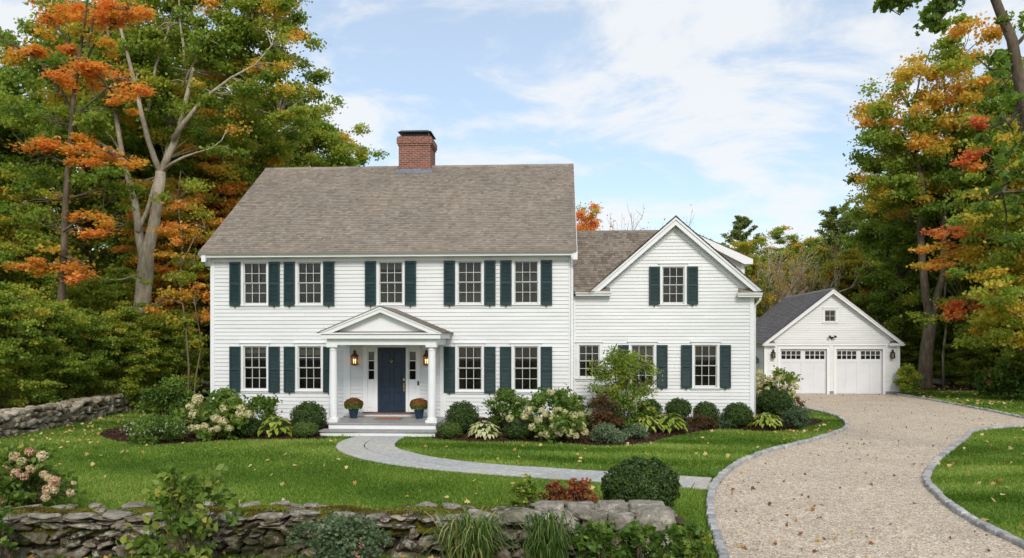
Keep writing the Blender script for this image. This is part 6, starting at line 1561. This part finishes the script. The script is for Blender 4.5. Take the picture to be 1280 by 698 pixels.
def blade_clump(label, px0, px1, py0, py1, n=150, wid=.014, tint=(.2, .7), z=.0, name="daylily_clump", cat="plant", yshift=0):
    c = base_of((px0 + px1) / 2, py1, z) + np.array((0, yshift, 0)); w_, h_ = size_of(c, px1 - px0, py1 - py0); o = world_thing(name, label, cat, c); V, F, T = [], [], []; rng = np.random.default_rng(int(px0 * 2 + py0))
    for i in range(n):
        az = rng.random() * 6.28; L_ = w_ * rng.uniform(.35, 1.15); ri = h_ * rng.uniform(.45, .92); t = rng.uniform(*tint) + (rng.random() < .08) * .4
        d = np.array((math.cos(az), math.sin(az), 0)); s_ = np.array((-d[1], d[0], 0)); b_ = len(V); p0 = c + rng.normal(size=3) * np.array((.10, .06, 0)); sg = 6
        for k in range(sg + 1):
            f = k / sg; p = p0 + d * L_ * f ** 1.1 + np.array((0, 0, ri * math.sin(f * math.pi * .74) / .9)); ww = wid * (1 - f ** 2.2) * rng.uniform(.95, 1.05) + .001
            V += [p - s_ * ww, p + s_ * ww]; T += [t, t]
        for k in range(sg): F.append((b_ + 2 * k, b_ + 2 * k + 1, b_ + 2 * k + 3, b_ + 2 * k + 2))
    V = np.array(V); V[:, 2] = np.maximum(V[:, 2], c[2] + .004); np_mesh("blades", V, [np.array(F)], "lily_blade", o, T)
    return o
# ---- left bed
shrub("low spreading shrub flecked with white at the left tip of the house bed", 150, 238, 524, 554, "shrub_leaf", .05, (.15, .5), 44, 90, flowers=("petal_white", 46, .025, .6, "blossom"), depth=.7)
shrub("upright glossy green bush between the old wall and the first hydrangea", 180, 242, 472, 536, "shrub_leaf", .09, (.15, .5), 36, 80)
hydrangea("hydrangea with big round green leaves and cream heads left of the porch", 230, 314, 492, 548,
          [(247, 499, 1.25), (238, 508, 1.0), (242, 518, 1.15), (234, 525, .95), (239, 535, .9), (247, 536, .95), (256, 533, .9), (280, 511, 1.0), (270, 523, 1.1), (279, 527, 1.1), (301, 511, .95), (300, 518, 1.0), (310, 518, 1.0), (272, 536, .8), (259, 543, .8), (286, 535, .8), (264, 538, .7), (294, 526, .6)], .128, .17, (.25, .5), (.15, .38))
shrub("loose green shrub under the window behind the yellow hosta", 306, 352, 497, 535, "shrub_leaf", .09, (.22, .45), 20, 60)
boxwood("low dark juniper mound between hydrangea and yellow hosta", 290, 326, 522, 547, tint=.3, leaf=.04, name="juniper_mound")
hosta("single yellow-green hosta left of the porch", 319, 370, 514, 553, (.35, .62), 40)
boxwood("clipped boxwood ball left of the porch column", 364, 407, 503, 541)
boxwood("small blue-green mound in front of the boxwood left of the porch", 366, 397, 528, 547, tint=.75, leaf=.03, name="dwarf_spruce")
# ---- right of the porch
boxwood("clipped boxwood ball directly right of the porch", 557, 599, 503, 541, tint=.42)
boxwood("small green mound in front of the boxwood right of the porch", 547, 578, 529, 548, tint=.65, leaf=.03, name="dwarf_spruce")
hosta("white-edged hosta right of the porch", 581, 629, 521, 554, (.78, 1.0), 56, wid=.34)
shrub("tall white-flowering leafy shrub under the right ground-floor windows", 607, 664, 489, 540, "shrub_leaf", .075, (.25, .5), 40, 85, flowers=("petal_white", 44, .04, .5, "blossom"))
boxwood("flat-topped dark yew in front of the white-flowering shrub", 630, 670, 526, 549, tint=.4, leaf=.04, name="yew_shrub")
shrub("upright leafy shrub beside the downspout, behind the big hydrangea", 700, 738, 494, 540, "shrub_leaf", .085, (.3, .6), 22, 60, flowers=("petal_cream", 12, .05, .3, "blossom"))
hydrangea("largest hydrangea, covered in cream balls, below the corner of the main house", 652, 734, 490, 551,
          [(688, 491, .95), (661, 513, 1.0), (656, 520, 1.05), (673, 525, 1.0), (677, 513, .75), (682, 518, .8), (692, 522, 1.15), (665, 534, .95), (692, 534, 1.15), (704, 537, 1.0), (699, 541, 1.0), (712, 541, 1.1), (683, 543, .95), (720, 545, .8), (717, 520, 1.1), (727, 533, 1.1), (731, 540, 1.0), (726, 518, .8), (695, 512, .7), (706, 515, .7), (716, 531, .7), (637, 523, 1.0), (676, 543, .6), (700, 512, .6)], .118, .13, (.25, .5), (.12, .34), n=40)
shrub("bronze-red shrub between the big hydrangea and the small tree", 727, 778, 498, 541, "red_leaf", .05, (.1, .55), 34, 110)
def serviceberry():
    c = base_of(779, 533, .02); Y = c[1]; o = world_thing("serviceberry_tree", "small multi-stemmed leafy tree in front of the wing windows", "small tree", c); mb = MB(); tips = []
    for pts in ([(777, 533), (770, 510), (762, 490), (752, 470), (742, 458)], [(778, 533), (774, 505), (770, 480), (768, 455), (766, 442)], [(780, 533), (781, 505), (783, 480), (784, 455), (782, 440)], [(781, 533), (788, 508), (795, 485), (803, 465), (810, 455)], [(782, 533), (793, 512), (803, 495), (815, 480)], [(779, 533), (768, 515), (756, 500), (745, 490)], [(780, 533), (786, 515), (792, 500), (796, 470)]):
        q = [W(x, y, Y) + np.array((0, rh.uniform(-.35, .35) * i / 4, 0)) for i, (x, y) in enumerate(pts)]; mb.tube(q, [.028, .022, .017, .012, .006][:len(q)], 6, False); tips += q[1:]
    L = Leaves(np.random.default_rng(80))
    px_cluster(L, mb, [(778 + 40 * math.cos(a_) * r_, 474 + 36 * math.sin(a_) * r_, 10, 9) for a_, r_ in ((rh.random() * 6.283, rh.random() ** .5) for _ in range(95))], Y, 170, .065, lambda r: r.uniform(.2, .46), .06, tips, .5)
    mb.build("trunk", "stem_wood", o, smooth=True); L.build("crown", "autumn_leaf", o, 'fold')
serviceberry()
shrub("fresh green leafy shrub between the bronze shrub and the small tree's stems", 756, 800, 497, 537, "shrub_leaf", .075, (.25, .5), 26, 70)
shrub("broad-leaved green plant beside the small tree, in front of the first boxwood", 793, 822, 503, 534, "shrub_leaf", .10, (.35, .6), 14, 30)
shrub("silvery grey-green low mound before the bronze shrub", 735, 780, 533, 554, "grey_leaf", .05, (.3, .7), 44, 70, name="lavender_mound", tmpl='diamond')
shrub("silvery grey-green low mound beneath the small multi-stemmed tree", 780, 814, 533, 549, "grey_leaf", .05, (.3, .7), 34, 70, name="lavender_mound", tmpl='diamond')
hosta("bright yellow hosta at the foot of the small tree", 788, 832, 515, 546, (.5, .72), 44, wid=.38)
hosta("large yellow-green hosta spilling onto the lawn before the row of boxwoods", 812, 862, 511, 546, (.3, .55), 50, wid=.36)
for (a, b2, c, d), lab in zip(((797, 827, 498, 523), (832, 864, 498, 524), (867, 898, 500, 527), (904, 941, 502, 531)), ("boxwood ball beside the small tree, first of the row under the wing windows", "boxwood ball behind the spilling yellow-green hosta, second in the row", "boxwood ball below the wing's shuttered right window, third in the row", "largest boxwood ball of the row, at the wing's outer corner")):
    boxwood(lab, a, b2, c, d).__getitem__(0)["group"] = "boxwood row under the wing"
shrub("low bronze barberry in front of the boxwood row", 860, 893, 519, 535, "red_leaf", .04, (.2, .5), 18, 70)
shrub("low grey variegated shrub before the boxwood at the wing's corner", 894, 927, 519, 536, "grey_leaf", .04, (.2, .6), 18, 70)
hydrangea("tall hydrangea with lime and blush heads past the wing's right corner", 944, 1002, 464, 512,
          [(949, 467, 1.3), (945, 473, 1.2), (957, 476, 1.2), (945, 483, 1.0), (950, 481, 1.0), (963, 474, .9), (972, 474, 1.1), (977, 472, 1.0), (959, 486, .8), (974, 489, .8), (985, 493, .9), (949, 491, 1.0), (990, 480, 1.0), (996, 484, .9), (968, 480, .8), (980, 484, .9), (992, 490, .8)], .13, .13, (.35, .62), (.0, .55))
boxwood("dark rounded yew in front of the tall lime hydrangea", 944, 990, 488, 520, tint=.4, leaf=.045, name="yew_shrub")
hosta("chartreuse hosta at the outer tip of the wing bed", 935, 981, 512, 540, (.4, .66), 50, wid=.34)
shrub("rounded variegated shrub at the drive end of the wing bed", 978, 1016, 512, 537, "grey_leaf", .05, (.1, .45), 28, 90)
shrub("wispy plum-coloured perennial between hydrangea and drive", 988, 1008, 495, 520, "red_leaf", .05, (.3, .6), 10, 30, name="perennial", cat="plant")
shrub("green shrub with yellowing leaves against the garage's right corner", 1120, 1150, 457, 494, "autumn_leaf", .12, (.25, .48), 26, 70)
shrub("rhododendron with reddish tips at the far right wood edge", 1230, 1296, 458, 500, "shrub_leaf", .16, (.1, .4), 34, 70, flowers=("red_leaf", 26, .12, .55, "new_leaves"), name="rhododendron_bush")
# ---- pots, mat
for px, lab in ((442, "potted rust-coloured mum in a navy pot left of the front door"), (524, "potted rust and gold mum in a navy pot beside the right porch column")):
    c = np.array((W(px, 520, 24.75)[0], 24.75, .342)); o = world_thing("potted_mum", lab, "potted plant", c)
    p = MB(); p.lathe(c, [(.10, 0), (.115, .01), (.15, .24), (.165, .245), (.165, .285), (.145, .285), (.14, .26)], 24); p.build("pot", "pot_glaze", o, smooth=True)
    s_ = MB(); s_.lathe(c, [(.138, .255), (.01, .262)], 16); s_.build("potting_soil", "soil", o)
    L = Leaves(np.random.default_rng(px)); L.shell(c + np.array((0, 0, .42)), (.29, .29, .2), 1900, .05, .30, .12, zmin=-.6, bump_=.03); L.build("foliage", "shrub_leaf", o, 'diamond')
    L = Leaves(np.random.default_rng(px + 1)); L.shell(c + np.array((0, 0, .44)), (.30, .30, .205), 950, .042, .45 if px < 500 else .7, .22, zmin=-.05, bump_=.03, thick=.06); L.build("blossom", "petal_mum", o, 'broad')
mt_ = MB(); mt_.box(-5.86, -5.02, 24.28, 24.86, .341, .358); mo_ = mt_.build("door_mat", "mat_coir", None, bevel=.004); tag(mo_, "tan coir doormat on the grey porch floor before the navy door", "doormat")
# ---- foreground
boxwood("big dark boxwood ball behind the stone wall, beside the path", 755, 848, 575, 641, 0, n=15000, leaf=.034, tint=.42)
hydrangea("hydrangea with blush-pink and cream heads behind the near wall", -25, 92, 566, 640,
          [(18, 571, 1.1), (37, 565, 1.0), (53, 570, 1.15), (27, 577, 1.0), (5, 588, 1.15), (20, 592, 1.2), (38, 586, .9), (55, 593, .9), (68, 602, 1.2), (62, 598, .9), (60, 612, 1.1), (68, 613, .9), (88, 616, .9), (57, 622, .9), (6, 602, .9), (5, 625, 1.0), (92, 604, .5), (30, 596, .9)], .075, .10, (.3, .55), (.35, .95), z=0, n=34, per=40)
def wall_plant(label, px0, px1, py0, py1, Y, mat, leaf, tint, n, per, name, tmpl='fold', cat="plant", stemh=True, extra=None, zfloor=0.0, depth=.5):
    """leafy plant rooted on the grass in front of the wall"""
    cx = W((px0 + px1) / 2, 425, Y); c = np.array((cx[0], Y, zfloor)); o = world_thing(name, label, cat, c); rng = np.random.default_rng(int(px0 + py0)); L = Leaves(rng); mb = MB()
    for i in range(n):
        a, b2 = rng.normal() * .42, rng.random(); fy = py0 + (py1 - py0) * b2
        px = (px0 + px1) / 2 + np.clip(a, -1, 1) * (px1 - px0) / 2 * (.55 + .45 * math.sin(min(1, b2 * 1.2 + .15) * math.pi * .6))
        p = W(px, fy, Y) + np.array((0, rng.uniform(-depth, depth * .4), 0)); p[2] = max(p[2], zfloor + .05); m = Y / FPX; r = (px1 - px0) * m * rng.uniform(.07, .13)
        L.cluster(p, (r, r, r * .8), per, leaf, rng.uniform(*tint), .08, up=.5, out=.4, rnd=.7)
        mb.tube([c + rng.normal(size=3) * np.array((.05, .04, 0)), (c + p) / 2 + rng.normal(size=3) * .05, p], [.008, .006, .003], 4, False)
    mb.build("stem", "stem_wood", o, smooth=True); V = L.build("foliage", mat, o, tmpl, zfloor + .005)
    if extra:
        E_ = Leaves(rng); em, pts, er, et, en = extra
        for x, y in pts: E_.cluster(W(x, y, Y - depth), er, 14, er * .9, et, .1)
        E_.build(en, em, o, 'broad')
    return o
wall_plant("tall bramble with yellowing leaves growing up over the mossy wall", 172, 306, 588, 712, 9.35, "shrub_leaf", .10, (.3, .66), 76, 16, "bramble_bush", depth=.35)
wall_plant("small dark leafy plant against the near wall, under the pink hydrangea", -14, 26, 636, 690, 9.5, "shrub_leaf", .08, (.2, .5), 20, 14, "perennial", depth=.25)
wall_plant("grey-green catmint with a few pink blooms leaning on the near wall", 372, 488, 646, 715, 9.3, "grey_leaf", .05, (.15, .6), 90, 60, "catmint_plant", 'diamond', depth=.35, extra=("petal_pink", [(452, 682), (443, 692), (446, 697)], .03, .4, "blossom"))
blade_clump("broad daylily clump with pale bent blades before the wall's middle", 530, 652, 640, 712, 330, .012, (.25, .75), yshift=-.05)
blade_clump("smaller upright daylily clump right of the pale bent one", 648, 722, 640, 716, 240, .012, (.15, .5), yshift=-.05)
for a, b2, lab in ((716, 775, "dark green lobed-leaf cranesbill at the foot of the wall, next to the daylilies"), (765, 830, "cranesbill patch below the big capstones near the wall's end"), (822, 892, "cranesbill with russet leaves at the wall's end by the lawn")):
    wall_plant(lab, a, b2, 656, 706, 9.6, "shrub_leaf", .07, (.1, .42) if a < 800 else (.15, .6), 46, 26, "cranesbill_plant", 'star', depth=.25)
wall_plant("lime-green sedum leaning over the back of the near wall", 636, 680, 598, 640, 11.5, "hosta_leaf", .05, (.05, .55), 40, 34, "sedum_plant", 'fold', depth=.12)
wall_plant("first rust-red spurge behind the wall, next to the lime sedum", 674, 710, 602, 642, 11.55, "red_leaf", .05, (.45, .95), 44, 40, "spurge_plant", 'fold', depth=.12)
wall_plant("rust-orange spurge behind the wall, next to the big boxwood", 702, 746, 601, 642, 11.6, "red_leaf", .05, (.55, 1.0), 50, 40, "spurge_plant", 'fold', depth=.12)
